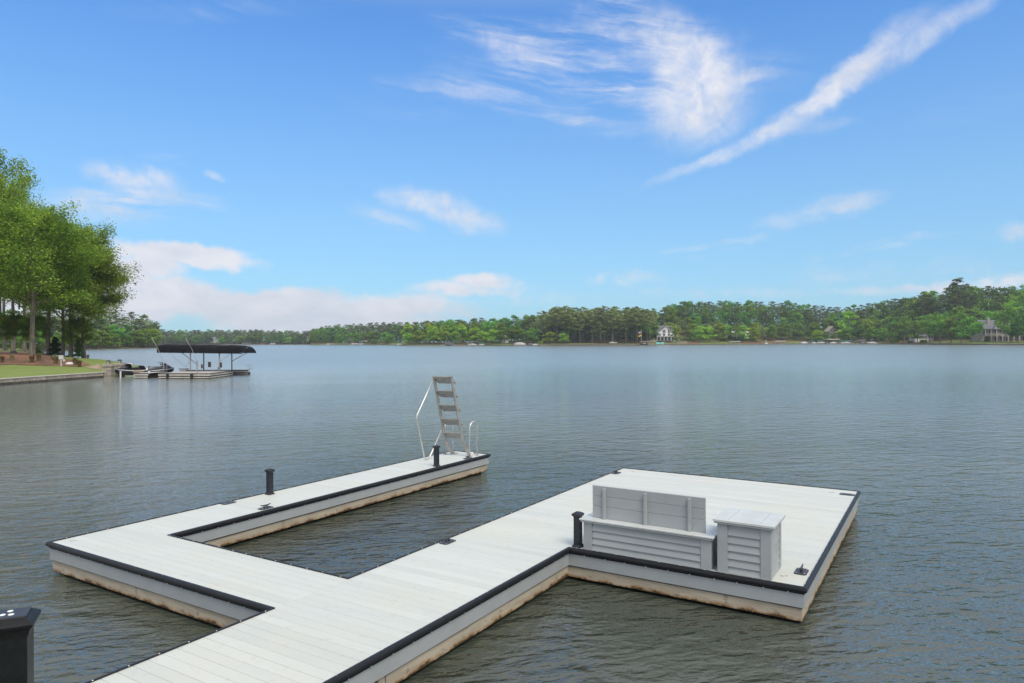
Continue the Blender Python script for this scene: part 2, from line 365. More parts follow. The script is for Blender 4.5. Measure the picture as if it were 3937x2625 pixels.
CTRL = [(-60, 20, .6), (-42.2, 40, .55), (-40.6, 55.4, .55), (-39.2, 67.8, .55), (-43, 82, .5), (-50, 92.5, .5), (-57.5, 102, .62), (-66, 110, .8), (-71.5, 115, .95), (-81, 121, 1.4), (-92, 135, 1.6), (-139, 200, 1.5), (-187, 262, 1.3), (-330, 262, 4), (-330, 20, 3),
        (-50, 72, .58), (-61.8, 84, .70), (-56.6, 82.4, .68), (-52, 81, .62), (-52, 86, .62), (-75, 80, .85), (-58, 93, .95), (-60.6, 88.5, 1.72), (-66, 98, 1.72), (-70, 92, 1.8), (-85, 112, 1.95), (-95, 92, 1.9), (-80, 95, 1.9), (-110, 120, 2.3), (-160, 180, 2.6), (-54, 90, .75)]
_C = np.array(CTRL); _r = lambda a, b: np.hypot(a[:, None, 0]-b[None, :, 0], a[:, None, 1]-b[None, :, 1])
_A = np.zeros((len(_C)+1,)*2); _A[:-1, :-1] = _r(_C, _C); _A[-1, :-1] = 1; _A[:-1, -1] = 1
_w = np.linalg.solve(_A, np.append(_C[:, 2], 0))
def bank_z(x, y): return float(np.hypot(_C[:, 0]-x, _C[:, 1]-y) @ _w[:-1] + _w[-1])
def bank_drop(px, py):
    """walk along the line of sight of a photographed base until it meets the bank"""
    Y = 50.0
    while Y < 240:
        x = X(px, Y); z = Z(px, py, Y)
        if inside(x, Y, BANK) and z <= bank_z(x, Y): return x, Y, bank_z(x, Y)
        Y += .25
    return X(px, 110), 110, bank_z(X(px, 110), 110)
def bank_point(x, y, poly=BANK):
    d = sdist(x, y, poly); z = bank_z(x, y)
    return z if d > .25 else (z-.02 + (d-.25)*6 if d > -.1 else -1.6)
def build_bank():
    xs = list(np.arange(-330, -130, 8.0)) + list(np.arange(-130, -86, 2.0)) + list(np.arange(-86, -37.5, .7))
    ys = list(np.arange(18, 40, 2.0)) + list(np.arange(40, 126, .8)) + list(np.arange(126, 268, 4.0))
    mb = MB(); mb.sheet([[(x, y, bank_point(x, y)) for x in xs] for y in ys])
    # faces outside are under water; colour zones are separate ground sheets
    tag(mb.build('left_bank_lawn', M['lawn']), 'green mown lawn on the point left of the stone pillars', None, None, 'structure')
    BED = [(0, 1404.5), (110, 1406), (232, 1408), (300, 1412), (330, 1409), (357, 1402), (335, 1393), (305, 1388), (245, 1376), (190, 1366), (155, 1361), (110, 1354), (0, 1350.5), (-250, 1345), (-250, 1404)]
    def patch(name, pts, m, dz, lab):
        poly = [bank_drop(a, b)[:2] for a, b in pts]
        x0, x1 = min(p[0] for p in poly), max(p[0] for p in poly); y0, y1 = min(p[1] for p in poly), max(p[1] for p in poly)
        xs = np.arange(x0, x1+.5, .5); ys = np.arange(y0, y1+.5, .5); V = []; F = []; idx = {}
        for i, x in enumerate(xs):
            for j, y in enumerate(ys):
                if inside(x, y, poly): idx[i, j] = len(V); V.append((x, y, bank_z(x, y)+dz))
        for (i, j) in idx:
            if all(k in idx for k in ((i+1, j), (i, j+1), (i+1, j+1))): F.append((idx[i, j], idx[i+1, j], idx[i+1, j+1], idx[i, j+1]))
        me = bpy.data.meshes.new(name); me.from_pydata(V, [], F); me.materials.append(m); o = link(name, me)
        tag(o, lab, None, None, 'structure')
    patch('mulch_bed', BED, M['mulch'], .04, 'rust-brown pine straw bed under the big trees')
    patch('garden_path', [(268, 1374.5), (300, 1379), (345, 1388), (378, 1397), (398, 1404), (402, 1427), (380, 1424), (352, 1418.5), (312, 1412.5), (330, 1410), (357, 1404), (363, 1398), (340, 1389), (300, 1382)], M['path'], .03, 'curving tan garden path that leads to the stone pillars')
build_bank()
# far shores -------------------------------------------------------
SKY = [(-700, 1190), (300, 1185), (450, 1184), (520, 1190), (560, 1205), (600, 1226), (616, 1262), (640, 1263), (800, 1262), (1000, 1262), (1195, 1268), (1215, 1256), (1300, 1240), (1400, 1235), (1500, 1230), (1600, 1230), (1700, 1223), (1800, 1222), (1850, 1212), (1900, 1215), (2000, 1207), (2050, 1198), (2100, 1190), (2125, 1166), (2200, 1173), (2300, 1168), (2400, 1168), (2450, 1166), (2500, 1180), (2560, 1175), (2600, 1162), (2640, 1154), (2750, 1150), (2880, 1150), (2950, 1155), (3000, 1153), (3100, 1162), (3200, 1172), (3250, 1170), (3300, 1165), (3350, 1158), (3400, 1150), (3450, 1140), (3500, 1136), (3550, 1110), (3600, 1118), (3680, 1086), (3740, 1096), (3800, 1088), (3850, 1096), (3937, 1090), (4700, 1090)]
LANDS = {
 'point': dict(shore=[(-700, 232), (0, 245), (155, 262), (330, 335), (480, 385), (622, 425)], px=(-650, 618), off=2, H=21),
 'bay': dict(shore=[(480, 840), (700, 838), (1000, 820), (1300, 800)], px=(560, 1320), off=4, H=19),
 'main': dict(shore=[(1190, 700), (1300, 690), (1480, 660), (1530, 610), (1570, 548), (1700, 530), (1930, 500), (2540, 495), (2600, 505), (2900, 525), (3100, 545), (3300, 522), (3500, 470), (3650, 425), (3800, 402), (3937, 394), (4700, 380)], px=(1195, 4650), off=0, H=23),
}
DEPTH = 150.0
def ridge(L, px):
    Y = ip(px, L['shore']) + DEPTH*.8
    return max(1.2, Z(px, ip(px, SKY), Y) - L['H'])
def far_z(L, px, Y):
    d = Y - ip(px, L['shore'])
    if d < 0: return -1.5
    if d < 1.0: return -.5 + 1.1*d
    t = min(max((d-34)/(DEPTH*.8-34), 0), 1); t = t*t*(3-2*t)
    return .6 + min(d/40, 1)*1.6 + t*max(ridge(L, px)-2.2, 0)
for nm, L in LANDS.items():
    a, b = L['px']; cols = np.arange(a, b+1, 14.0)
    if nm == 'point': cols = np.append(cols, [619.0, 621.0])
    rows = [-1.5, 0, .4, 1.0, 5, 10, 16, 24, 34, 46, 60, 76, 94, 114, 136, 160, 200, 280]
    mb = MB(); g = []
    for r in rows:
        row = []
        for px in cols:
            Y = ip(px, L['shore']) + r; z = far_z(L, px, Y) if r <= 160 else far_z(L, px, ip(px, L['shore'])+160)*(1 if r < 240 else .6)
            if nm == 'point' and px > 616: z = -1
            row.append((X(px, Y), Y, z))
        g.append(row)
    mb.sheet(g)
    tag(mb.build({'point': 'wooded_point_ground', 'bay': 'far_bay_ground', 'main': 'far_shore_ground'}[nm], M['far_ground'] if nm == 'main' else M['soil']),
        {'point': 'dark ground of the wooded point beyond the lawn', 'bay': 'low ground of the hazy far bay', 'main': 'sloping lawns and pine straw of the far shore'}[nm], None, None, 'structure')
# lawns and straw banks laid on the far shore
def far_patch(name, p0, p1, d0, d1, m, lab):
    L = LANDS['main']; mb = MB(); g = []
    for k in range(7):
        row = []
        for i in range(13):
            px = p0 + (p1-p0)*i/12; f = math.sin(PI*i/12)**.5; d = d0 + (d1-d0)*k/6*(.35+.65*f); Y = ip(px, L['shore'])+d
            row.append((X(px, Y), Y, far_z(L, px, Y)+.12))
        g.append(row)
    mb.sheet(g); tag(mb.build(name, m), lab, None, None, 'structure')
M['far_lawn'] = ground_mat('far_lawn', (.15, .23, .05), (.20, .27, .07), .2)
M['far_lawn_dry'] = ground_mat('far_dry_lawn', (.24, .25, .10), (.20, .22, .08), .2)
M['far_straw'] = ground_mat('far_pine_straw', (.26, .13, .08), (.20, .12, .07), .12)
for a in ((1275, 1350, 1.2, 26, 'far_lawn', 'bright lawn below the stone house on the dark headland'), (1395, 1480, 1.2, 30, 'far_lawn_dry', 'pale lawn right of the red canopy'), (1480, 1560, 1.2, 34, 'far_lawn', 'lawn in the inlet behind the lime trees'),
          (1850, 1972, 1.2, 30, 'far_lawn', 'sunny lawn below the small white cottage'), (1990, 2300, 6, 24, 'far_lawn_dry', 'shaded grass beneath the pine trunks'), (2480, 2640, 1.2, 18, 'far_lawn_dry', 'dry lawn below the white gabled house'), (2640, 2700, 4, 26, 'far_straw', 'red straw slope right of the gabled house'),
          (2690, 2830, 5, 34, 'far_lawn', 'dark shaded lawn below the low white house'), (2850, 3020, 1.4, 18, 'far_straw', 'straw bank behind the white canopy'), (3020, 3110, 3, 26, 'far_lawn', 'grass slope at the head of the cove'), (3400, 3560, 1.2, 14, 'far_straw', 'straw strip on the right shore'), (3560, 3960, 1.2, 26, 'far_lawn', 'lawn running up to the arched stone house')):
    far_patch('shore_patch', a[0], a[1], a[2], a[3], M[a[4]], a[5])

# ------------------------------------------------------------------ foliage
def leaf_mat(name, c, var=.35, trans=.48, hue=.03, clump=.25):
    m = bpy.data.materials.new(name); m.use_nodes = True; t = m.node_tree; t.nodes.clear(); q = NT(t)
    c = tuple(x*1.12 for x in c)
    g = t.nodes.new('ShaderNodeNewGeometry'); oi = t.nodes.new('ShaderNodeObjectInfo'); tcn = t.nodes.new('ShaderNodeTexCoord')
    ri = g.outputs['Random Per Island']
    nz = q.noise(tcn.outputs['Object'], clump, 2, .5)
    v = q.mul(q.mul(q.ramp(ri, 0, 1, 1-var, 1+var, False), q.ramp(nz, .3, .7, .72, 1.28)), q.ramp(oi.outputs['Random'], 0, 1, .72, 1.30, False))
    yel = q.mix(q.ramp(nz, .35, .7, 0, .6), tuple(c), (c[0]*1.35, c[1]*1.08, c[2]*.8))
    hs = t.nodes.new('ShaderNodeHueSaturation'); t.links.new(yel, hs.inputs['Color'])
    t.links.new(q.ramp(oi.outputs['Random'], 0, 1, .5-hue, .5+hue*.8, False), hs.inputs['Hue']); t.links.new(v, hs.inputs['Value'])
    hs.inputs['Saturation'].default_value = 1.0
    d = t.nodes.new('ShaderNodeBsdfDiffuse'); tr = t.nodes.new('ShaderNodeBsdfTranslucent'); mx = t.nodes.new('ShaderNodeMixShader'); mx.inputs[0].default_value = trans
    t.links.new(hs.outputs[0], d.inputs[0]); t.links.new(hs.outputs[0], tr.inputs[0]); t.links.new(d.outputs[0], mx.inputs[1]); t.links.new(tr.outputs[0], mx.inputs[2])
    o = t.nodes.new('ShaderNodeOutputMaterial'); t.links.new(mx.outputs[0], o.inputs[0]); return m
M['leaf_oak'] = leaf_mat('oak_leaves', (.185, .275, .045), .45, .48, .025, .5)
M['leaf_mid'] = leaf_mat('mid_green_leaves', (.175, .335, .060))
M['leaf_lime'] = leaf_mat('lime_green_leaves', (.260, .410, .055))
M['leaf_deep'] = leaf_mat('deep_green_leaves', (.120, .250, .065))
M['needles'] = leaf_mat('pine_needles', (.255, .330, .130), .35, .45, .015, .4)
M['needles_dark'] = leaf_mat('dark_pine_needles', (.150, .205, .085), .35, .4, .015, .4)
M['magnolia'] = leaf_mat('dark_magnolia_leaves', (.03, .055, .018), .4, .1)
M['bark'] = pm('grey_brown_bark', (.25, .21, .17), (.12, .10, .078), 5, .9, 1.0, .12, stretch=(1, 1, .3))
M['bark_pale'] = pm('pale_grey_bark', (.30, .27, .24), (.20, .18, .155), 3, .9, .6, .1, stretch=(1, 1, .3))
M['bark_pine'] = pm('pine_bark', (.24, .20, .175), (.14, .115, .10), 2, .9, .6, .12, stretch=(1, 1, .3))
def leaf_quads(P, size, flat=.5, rg=None, asp=.6):
    rg = rg or rng; n = len(P)
    nrm = rg.normal(size=(n, 3)); nrm[:, 2] = np.abs(nrm[:, 2]) + flat*1.5; nrm /= np.linalg.norm(nrm, axis=1)[:, None]
    a = rg.normal(size=(n, 3)); t = np.cross(nrm, a); t /= np.linalg.norm(t, axis=1)[:, None]; b = np.cross(nrm, t)
    s = (size*rg.uniform(.6, 1.35, n))[:, None]
    V = np.stack([P - t*s*.5, P + b*s*asp*.5 - t*s*.05, P + t*s*.5, P - b*s*asp*.5 + t*s*.05], 1).reshape(-1, 3)
    return V, np.arange(n*4).reshape(-1, 4)
def broad_tree_meshes(seed, H, R, tr, f0, leaves, lsize, lm, bm, limbs=18, ntw=9, asp=.6):
    """trunk, limbs and twigs grown outwards; leaves gathered in sprays on the twigs"""
    rg = np.random.default_rng(seed); rd = random.Random(seed); mb = MB()
    lean = Vector((rd.uniform(-.04, .04), rd.uniform(-.04, .04), 0)); trunk = []
    for i in range(9):
        z = H*.93*i/8; trunk.append(Vector((lean.x*z + rd.uniform(-.12, .12)*(i > 0), lean.y*z + rd.uniform(-.12, .12)*(i > 0), z)))
    rad = [tr*(1.35 if i == 0 else 1.0)*(1-.88*(i/8)**1.1) for i in range(9)]
    mb.tube([trunk[0]-Vector((0, 0, .3)), trunk[0]+Vector((0, 0, .25))]+trunk[1:], [tr*1.5, tr*1.12]+rad[1:], 9)
    def tp(z):
        k = min(z/(H*.93)*8, 7.999); i = int(k); return trunk[i].lerp(trunk[i+1], k-i), rad[i]+(rad[i+1]-rad[i])*(k-i)
    tips = []; ang = rd.uniform(0, 6)
    for k in range(limbs):
        f = f0 + (1-f0)*((k+.5)/limbs); ang += 2.4+rd.uniform(-.4, .4); z = H*.93*f*.985
        p, r = tp(z); env = math.sin(min(1, (1-f)/(1-f0)*.92+.12)**.75*PI*.56)
        ln = R*max(.25, env)*rd.uniform(.75, 1.12); rise = ln*(.10+.95*f)*rd.uniform(.5, 1.4)
        pts = [p]
        for j in range(1, 6):
            t = j/5; pts.append(p + Vector((math.cos(ang+.25*t)*ln*t, math.sin(ang+.25*t)*ln*t, rise*(t**.8) - .10*ln*t*t)) + Vector((rd.uniform(-.15, .15), rd.uniform(-.15, .15), rd.uniform(-.1, .1))))
        br = max(.025, r*.45); mb.tube(pts, [br*(1-.85*j/5) for j in range(6)], 5, False)
        for j in range(ntw):
            t = .28+.72*(j+rd.random())/ntw; q = min(t*5, 4.999); i = int(q); b0 = pts[i].lerp(pts[i+1], q-i)
            a2 = ang + rd.choice((-1, 1))*rd.uniform(.4, 1.3); l2 = ln*rd.uniform(.16, .36)+.3
            e = b0 + Vector((math.cos(a2)*l2, math.sin(a2)*l2, rd.uniform(-.12, .38)*l2)); mb.tube([b0, b0.lerp(e, .5)+Vector((0, 0, .05*l2)), e], [br*.25, br*.16, .008], 3, False)
            tips += [(b0.lerp(e, .35), l2*.5), (b0.lerp(e, .75), l2*.6), (e, l2*.55)]
        tips += [(pts[-1], ln*.22), (pts[-2], ln*.2)]
    tips += [(trunk[-1]+Vector((0, 0, H*.03)), R*.2), (trunk[-1]+Vector((0, 0, H*.06)), R*.12)]
    T = np.array([tuple(p) for p, _ in tips]); Rr = np.array([max(.25, r) for _, r in tips]); wgt = Rr**1.4; wgt /= wgt.sum()
    idx = rg.choice(len(T), leaves, p=wgt); o = rg.normal(size=(leaves, 3)); o /= np.linalg.norm(o, axis=1)[:, None]; o *= (rg.random(leaves)**.45)[:, None]
    P = T[idx] + o*Rr[idx][:, None]*np.array([1.15, 1.15, 1.0])
    V, F = leaf_quads(P, lsize, .6, rg, asp)
    return mb.mesh('trunk', bm), np_mesh('crown', V, F, lm)
def pine_tree_meshes(seed, H, R, tr, f0, leaves, lsize, lm, bm, tiers=22):
    rg = np.random.default_rng(seed); rd = random.Random(seed); mb = MB()
    tk = [Vector((rd.uniform(-.15, .15)*i/3, rd.uniform(-.15, .15)*i/3, H*.97*i/6)) for i in range(7)]
    mb.tube([Vector((0, 0, -.5))]+tk[1:], [tr]+[tr*(1-.8*i/6) for i in range(1, 7)], 6)
    tips = []; ang = 0
    for k in range(tiers):
        f = f0+(1-f0)*(k+.5)/tiers; ang += 2.4+rd.uniform(-.5, .5); z = H*.97*f; q = min(f*6, 5.99); i = int(q); p = tk[i].lerp(tk[i+1], q-i)
        s = (f-f0)/(1-f0); env = (1-s**3)**.6*min(1, .45+1.6*s); ln = R*env*rd.uniform(.6, 1.15)+.4
        e = p + Vector((math.cos(ang)*ln, math.sin(ang)*ln, ln*rd.uniform(.0, .3)))
        mb.tube([p, p.lerp(e, .5)-Vector((0, 0, .03*ln)), e], [tr*.28, tr*.16, .03], 4, False)
        for t in (.45, .7, .92, 1.05): tips.append((p.lerp(e, t)+Vector((rd.uniform(-.5, .5), rd.uniform(-.5, .5), rd.uniform(-.1, .35))), .55+.17*ln))
    tips += [(tk[-1]+Vector((rd.uniform(-1.2, 1.2), rd.uniform(-1.2, 1.2), rd.uniform(-.6, .3))), 1.1) for _ in range(5)]
    T = np.array([tuple(p) for p, _ in tips]); Rr = np.array([r for _, r in tips]); wg = Rr**1.6; wg /= wg.sum(); idx = rg.choice(len(T), leaves, p=wg)
    o = rg.normal(size=(leaves, 3)); o /= np.linalg.norm(o, axis=1)[:, None]; o *= (rg.random(leaves)**.4)[:, None]
    V, F = leaf_quads(T[idx]+o*Rr[idx][:, None]*np.array([1.2, 1.2, .5]), lsize, .9, rg)
    return mb.mesh('trunk', bm), np_mesh('crown', V, F, lm)
def far_broad_meshes(seed, H, R, f0, n, lsize, lm, bm):
    """far broadleaf: crown of leaf clumps on a dozen bough lobes"""
    rg = np.random.default_rng(seed); rd = random.Random(seed); mb = MB(); tr = H*.018
    mb.tube([(0, 0, -.6), (0, 0, H*.3), (rd.uniform(-.3, .3), rd.uniform(-.3, .3), H*.8)], [tr*1.2, tr, tr*.4], 6)
    lobes = []
    for k in range(26):
        s = rd.random(); a = rd.uniform(0, 2*PI); env = math.sin(PI*min(1, .18+.82*(1-s))**.8*.72)
        rr = R*env*rd.uniform(.25, .85); z = H*(f0+(.93-f0)*s); lobes.append((rr*math.cos(a), rr*math.sin(a), z, R*rd.uniform(.24, .42)*(1-.3*s)))
    lobes.append((0, 0, H*.93, R*.25))
    for lx, ly, lz, lr in lobes[::3]: mb.tube([(0, 0, max(H*.2, lz-R*.6)), (lx, ly, lz)], [tr*.4, .05], 3, False)
    Lb = np.array(lobes); wg = Lb[:, 3]**2; wg /= wg.sum(); idx = rg.choice(len(Lb), n, p=wg)
    o = rg.normal(size=(n, 3)); o /= np.linalg.norm(o, axis=1)[:, None]; o[:, 2] = np.where(o[:, 2] < -.3, -o[:, 2]*.4, o[:, 2]); o *= (rg.uniform(.55, 1.1, n))[:, None]
    P = Lb[idx, :3]+o*Lb[idx, 3][:, None]*np.array([1.1, 1.1, .75]); V, F = leaf_quads(P, lsize, .5, rg, .7)
    return mb.mesh('trunk', bm), np_mesh('crown', V, F, lm)
FB = {}
for key, lm_ in (('mid', 'leaf_mid'), ('lime', 'leaf_lime'), ('deep', 'leaf_deep')):
    FB[key] = [far_broad_meshes(100+i*7+ord(key[0]), 16, 7.0+.6*i, .16+.05*i, 3000, .95, M[lm_], M['bark_pale']) for i in range(3)]
FB['round'] = [far_broad_meshes(555, 14, 6.6, .06, 2600, .9, M['leaf_mid'], M['bark'])]
FP = {'pine': [pine_tree_meshes(40+i, 25, 5.2+.4*i, .26, (.40, .48, .34, .52)[i], 2700, .78, M['needles'], M['bark_pine']) for i in range(4)],
      'dark': [pine_tree_meshes(60+i, 24, 5.4, .26, (.30, .40)[i], 2700, .8, M['needles_dark'], M['bark_pine']) for i in range(2)]}
def put_tree(meshes, base_h, x, y, z, h, wide=1.0, label='', group=None, name='broadleaf_tree', cat='tree', rz=None, lean=0.0):
    s = h/base_h; r = empty(name, (x, y, z), random.uniform(0, 6.28) if rz is None else rz, label, cat, group)
    r.scale = (s*wide, s*wide, s)
    link('trunk', meshes[0], r); link('crown', meshes[1], r); return r
def far_tree(px, Y, z, h, kind, label, group, wide=1.0):
    v = random.choice(FB[kind] if kind in FB else FP[kind]); bh = {'pine': 25, 'dark': 24, 'round': 14}.get(kind, 16)
    if kind in ('pine', 'dark'): wide *= min(1.35, max(1.0, 22/h))
    else: wide *= min(1.3, max(.8, 15/h))
    put_tree(v, bh, X(px, Y), Y, z, h, wide, label, group, 'pine_tree' if kind in FP else 'broadleaf_tree')
NG = {'n': 0}
def wood(L, p0, p1, rows, zone):
    """rows: (offset, spacing in metres, [(kind, weight)...], height rule, label, group)"""
    for off, sp, kinds, rule, lab, grp in rows:
        px = p0 + random.uniform(0, 8)
        while px < p1:
            Y = ip(px, L['shore']) + off + random.uniform(-4, 4)*min(1, off/20); z = far_z(L, px, Y)
            k = random.choices([a for a, _ in kinds], [b for _, b in kinds])[0]
            if callable(rule): h = rule(px, Y, z)
            else: h = random.uniform(*rule)
            top = Z(px, ip(px, SKY)+2, Y) - z; h = min(h, top*random.uniform(.93, 1.03)); 
            if h > 5: far_tree(px, Y, z-.3, h, k, lab if isinstance(lab, str) else lab[0 if k in FP else 1], grp if isinstance(grp, str) else grp[0 if k in FP else 1])
            px += sp*random.uniform(.65, 1.35)*FPX/Y
def sky_top(lo=.93, hi=1.04, drop=0):
    return lambda px, Y, z: max(9, (Z(px, ip(px, SKY)+drop, Y)-z)*random.uniform(lo, hi))
def top_at(py, j=8):
    return lambda px, Y, z: max(8, Z(px, py+random.uniform(-j, j), Y)-z)
Lm, Lb_, Lp = LANDS['main'], LANDS['bay'], LANDS['point']
wood(Lb_, 600, 1280, [
  (8, 12, [('mid', 3), ('deep', 2), ('lime', 1)], (8, 14), 'small hazy green tree at the water of the far bay', 'front trees of the far bay'),
  (34, 10, [('dark', 3), ('deep', 2)], (14, 18), ('hazy pine in the second row of the far bay', 'hazy broadleaf tree in the second row of the far bay'), ('second row pines of the far bay', 'second row broadleaves of the far bay')),
  (110, 10, [('dark', 2), ('mid', 1)], sky_top(.9, 1.05), 'hazy blue-green pine on the skyline of the far bay', 'skyline pines of the far bay')], 'bay')
wood(Lp, 120, 606, [
  (5, 7, [('mid', 3), ('lime', 1)], (7, 11), 'leafy green tree overhanging the water on the wooded point', 'waterside trees of the wooded point'),
  (16, 7.5, [('mid', 2), ('deep', 3), ('dark', 2)], (12, 16), ('dark pine behind the waterside trees of the point', 'deep green tree behind the waterside trees of the point'), ('inner pines of the wooded point', 'inner broadleaves of the wooded point')),
  (40, 8, [('dark', 3), ('deep', 1)], sky_top(.9, 1.02), ('tall dark pine on the skyline of the wooded point', 'dark tree on the skyline of the wooded point'), ('skyline pines of the wooded point', 'skyline broadleaves of the wooded point'))], 'point')
wood(Lp, -420, 120, [
  (2, 9, [('mid', 2), ('deep', 2)], (9, 13), 'green tree seen between the lawn trunks at the left edge', 'trees behind the lawn trunks'),
  (30, 10, [('dark', 1), ('deep', 1)], (14, 19), ('dark pine far behind the lawn trunks', 'dark tree far behind the lawn trunks'), ('pines behind the lawn trunks', 'broadleaves behind the lawn trunks'))], 'left')
wood(Lm, 1200, 1550, [
  (18, 13, [('mid', 3), ('deep', 1), ('round', 1)], (9, 14), 'green garden tree near the water on the dark headland', 'garden trees of the dark headland'),
  (44, 9, [('dark', 2), ('deep', 2), ('mid', 2)], (15, 20), ('dark pine in the middle of the headland wood', 'green tree in the middle of the headland wood'), ('middle pines of the dark headland', 'middle broadleaves of the dark headland')),
  (85, 9, [('dark', 3), ('deep', 1)], (16, 22), ('dark pine on the slope of the headland', 'deep green tree on the slope of the headland'), ('slope pines of the dark headland', 'slope broadleaves of the dark headland')),
  (120, 8, [('dark', 1)], sky_top(.92, 1.04), 'dark pine on the crest of the headland', 'crest pines of the dark headland')], 'head')
wood(Lm, 1562, 1935, [
  (9, 9, [('lime', 4), ('mid', 1)], lambda px, Y, z: ip(px, [(1560, 9), (1640, 14), (1760, 14.5), (1860, 14), (1935, 11)])*random.uniform(.85, 1.1), 'lime green tree at the water on the low middle point', 'lime waterside trees of the middle point'),
  (24, 9, [('lime', 2), ('mid', 3), ('round', 1)], (14, 18), 'green tree standing behind the lime row of the middle point', 'second row trees of the middle point'),
  (48, 9, [('mid', 2), ('deep', 2), ('dark', 1)], (17, 22), ('dark pine inside the middle point wood', 'deep green tree inside the middle point wood'), ('inner pines of the middle point', 'inner broadleaves of the middle point')),
  (85, 8, [('deep', 2), ('mid', 1), ('dark', 2)], sky_top(.9, 1.03), ('pine on the skyline of the middle point', 'broadleaf tree on the skyline of the middle point'), ('skyline pines of the middle point', 'skyline broadleaves of the middle point'))], 'mid')
wood(Lm, 1935, 2075, [
  (12, 10, [('mid', 3), ('deep', 2)], (11, 17), 'green tree behind the two canopied docks left of the pines', 'trees left of the pine stand'),
  (36, 9, [('deep', 3), ('dark', 2)], (18, 23), ('dark pine left of the tall pine stand', 'deep green tree left of the tall pine stand'), ('inner pines left of the stand', 'inner broadleaves left of the stand')),
  (80, 8, [('dark', 1), ('mid', 1)], sky_top(.9, 1.03), ('skyline pine left of the tall stand', 'skyline broadleaf left of the tall stand'), ('skyline pines left of the stand', 'skyline broadleaves left of the stand'))], 'l')
wood(Lm, 2085, 2515, [
  (14, 9.0, [('pine', 1)], sky_top(.88, 1.0, 8), 'tall bare-trunked pine in the front row of the lakeside stand', 'front pines of the tall stand'),
  (24, 7.5, [('pine', 1)], sky_top(.92, 1.03), 'tall pine with a high crown in the second row of the stand', 'second row pines of the tall stand'),
  (40, 8, [('pine', 2), ('mid', 1), ('deep', 1)], sky_top(.78, .95), ('pine in the third row of the tall stand', 'green tree growing among the tall pines'), ('third row pines of the tall stand', 'broadleaves among the tall pines')),
  (62, 7, [('deep', 3), ('mid', 1)], (12, 17), 'dark leafy tree filling the shade behind the pine trunks', 'shade trees behind the pine trunks'),
  (82, 8, [('deep', 3), ('dark', 1)], (13, 19), ('dark pine deep in the pine stand wood', 'dark broadleaf deep in the pine stand wood'), ('deep pines of the stand', 'deep broadleaves of the stand'))], 'pines')
wood(Lm, 2505, 3130, [
  (46, 10, [('mid', 3), ('lime', 2), ('pine', 1)], (13, 18), ('pine among the front trees right of the gabled house', 'bright green tree in front rank right of the gabled house'), ('front pines right of the gabled house', 'front broadleaves right of the gabled house')),
  (72, 9, [('mid', 3), ('deep', 2), ('lime', 1), ('dark', 1)], (15, 20), ('pine on the lower slope behind the gabled house', 'green tree on the lower slope behind the gabled house'), ('lower slope pines', 'lower slope broadleaves')),
  (100, 9, [('mid', 2), ('deep', 2), ('dark', 2)], (17, 21), ('dark pine high on the slope behind the gabled house', 'deep green tree high on the slope behind the gabled house'), ('upper slope pines', 'upper slope broadleaves')),
  (128, 7.5, [('dark', 3), ('deep', 2), ('mid', 1)], sky_top(.93, 1.03), ('dark pine on the central skyline', 'dark broadleaf on the central skyline'), ('central skyline pines', 'central skyline broadleaves'))], 'c')
wood(Lm, 2690, 2960, [(26, 10, [('mid', 2), ('lime', 2), ('pine', 1)], (12, 16), ('slim pine on the shaded lawn behind the white pergola', 'fresh green tree on the shaded lawn behind the white pergola'), ('pines on the shaded lawn', 'trees on the shaded lawn'))], 'c2')
wood(Lm, 3130, 3470, [
  (20, 11, [('mid', 2), ('deep', 1), ('lime', 1)], (9, 14), 'green tree behind the canopied docks in the cove', 'waterside trees of the cove'),
  (44, 9.5, [('mid', 3), ('deep', 2), ('lime', 1)], (14, 19), 'leafy tree in the second row of the cove', 'second row trees of the cove'),
  (74, 9, [('mid', 2), ('deep', 2), ('dark', 2)], (16, 21), ('pine on the slope of the cove', 'green tree on the slope of the cove'), ('slope pines of the cove', 'slope broadleaves of the cove')),
  (112, 8, [('dark', 3), ('deep', 2), ('mid', 1)], sky_top(.93, 1.03), ('dark pine on the skyline of the cove', 'dark broadleaf on the skyline of the cove'), ('skyline pines of the cove', 'skyline broadleaves of the cove'))], 'cove')
wood(Lm, 3470, 3780, [
  (10, 10, [('mid', 3), ('deep', 2), ('lime', 1)], (14, 20), 'large round-crowned green tree on the right shore lawn', 'lawn trees of the right shore')], 'r')
wood(Lm, 3470, 4010, [
  (48, 9, [('mid', 3), ('deep', 2)], (17, 23), 'tall green tree in the second row of the right shore', 'second row trees of the right shore'),
  (76, 9, [('deep', 2), ('mid', 1), ('dark', 1)], (19, 24), ('pine on the slope of the right shore', 'deep green tree on the slope of the right shore'), ('slope pines of the right shore', 'slope broadleaves of the right shore')),
  (108, 8.5, [('dark', 1), ('mid', 2), ('deep', 1)], sky_top(.92, 1.04), ('broad pine on the skyline of the right shore', 'green tree on the skyline of the right shore'), ('skyline pines of the right shore', 'skyline broadleaves of the right shore'))], 'r2')
def wood_mass(name, L, p0, p1, d0, d1, zlo, zhi, n, size, m, lab, seed):
    """a far-off wood that reads as one mass: leaf clumps through a belt behind the front trees"""
    rg = np.random.default_rng(seed); P = []
    while len(P) < n:
        px = rg.uniform(p0, p1); d = rg.uniform(d0, d1); Y = ip(px, L['shore'])+d; z = far_z(L, px, Y)
        top = zhi(px, Y, z) if callable(zhi) else zhi
        top *= .86+.14*math.sin(px*.11*1.3+d*.3)*math.sin(px*.047+d*.21)
        if top <= zlo: continue
        P.append((X(px, Y), Y, z+zlo+(top-zlo)*rg.random()**.8))
    V, F = leaf_quads(np.array(P), size, .5, rg, .75); o = link(name, np_mesh(name, V, F, m)); tag(o, lab, None, None, 'stuff')
skym = lambda drop: (lambda px, Y, z: Z(px, ip(px, SKY)+drop, Y)-z)
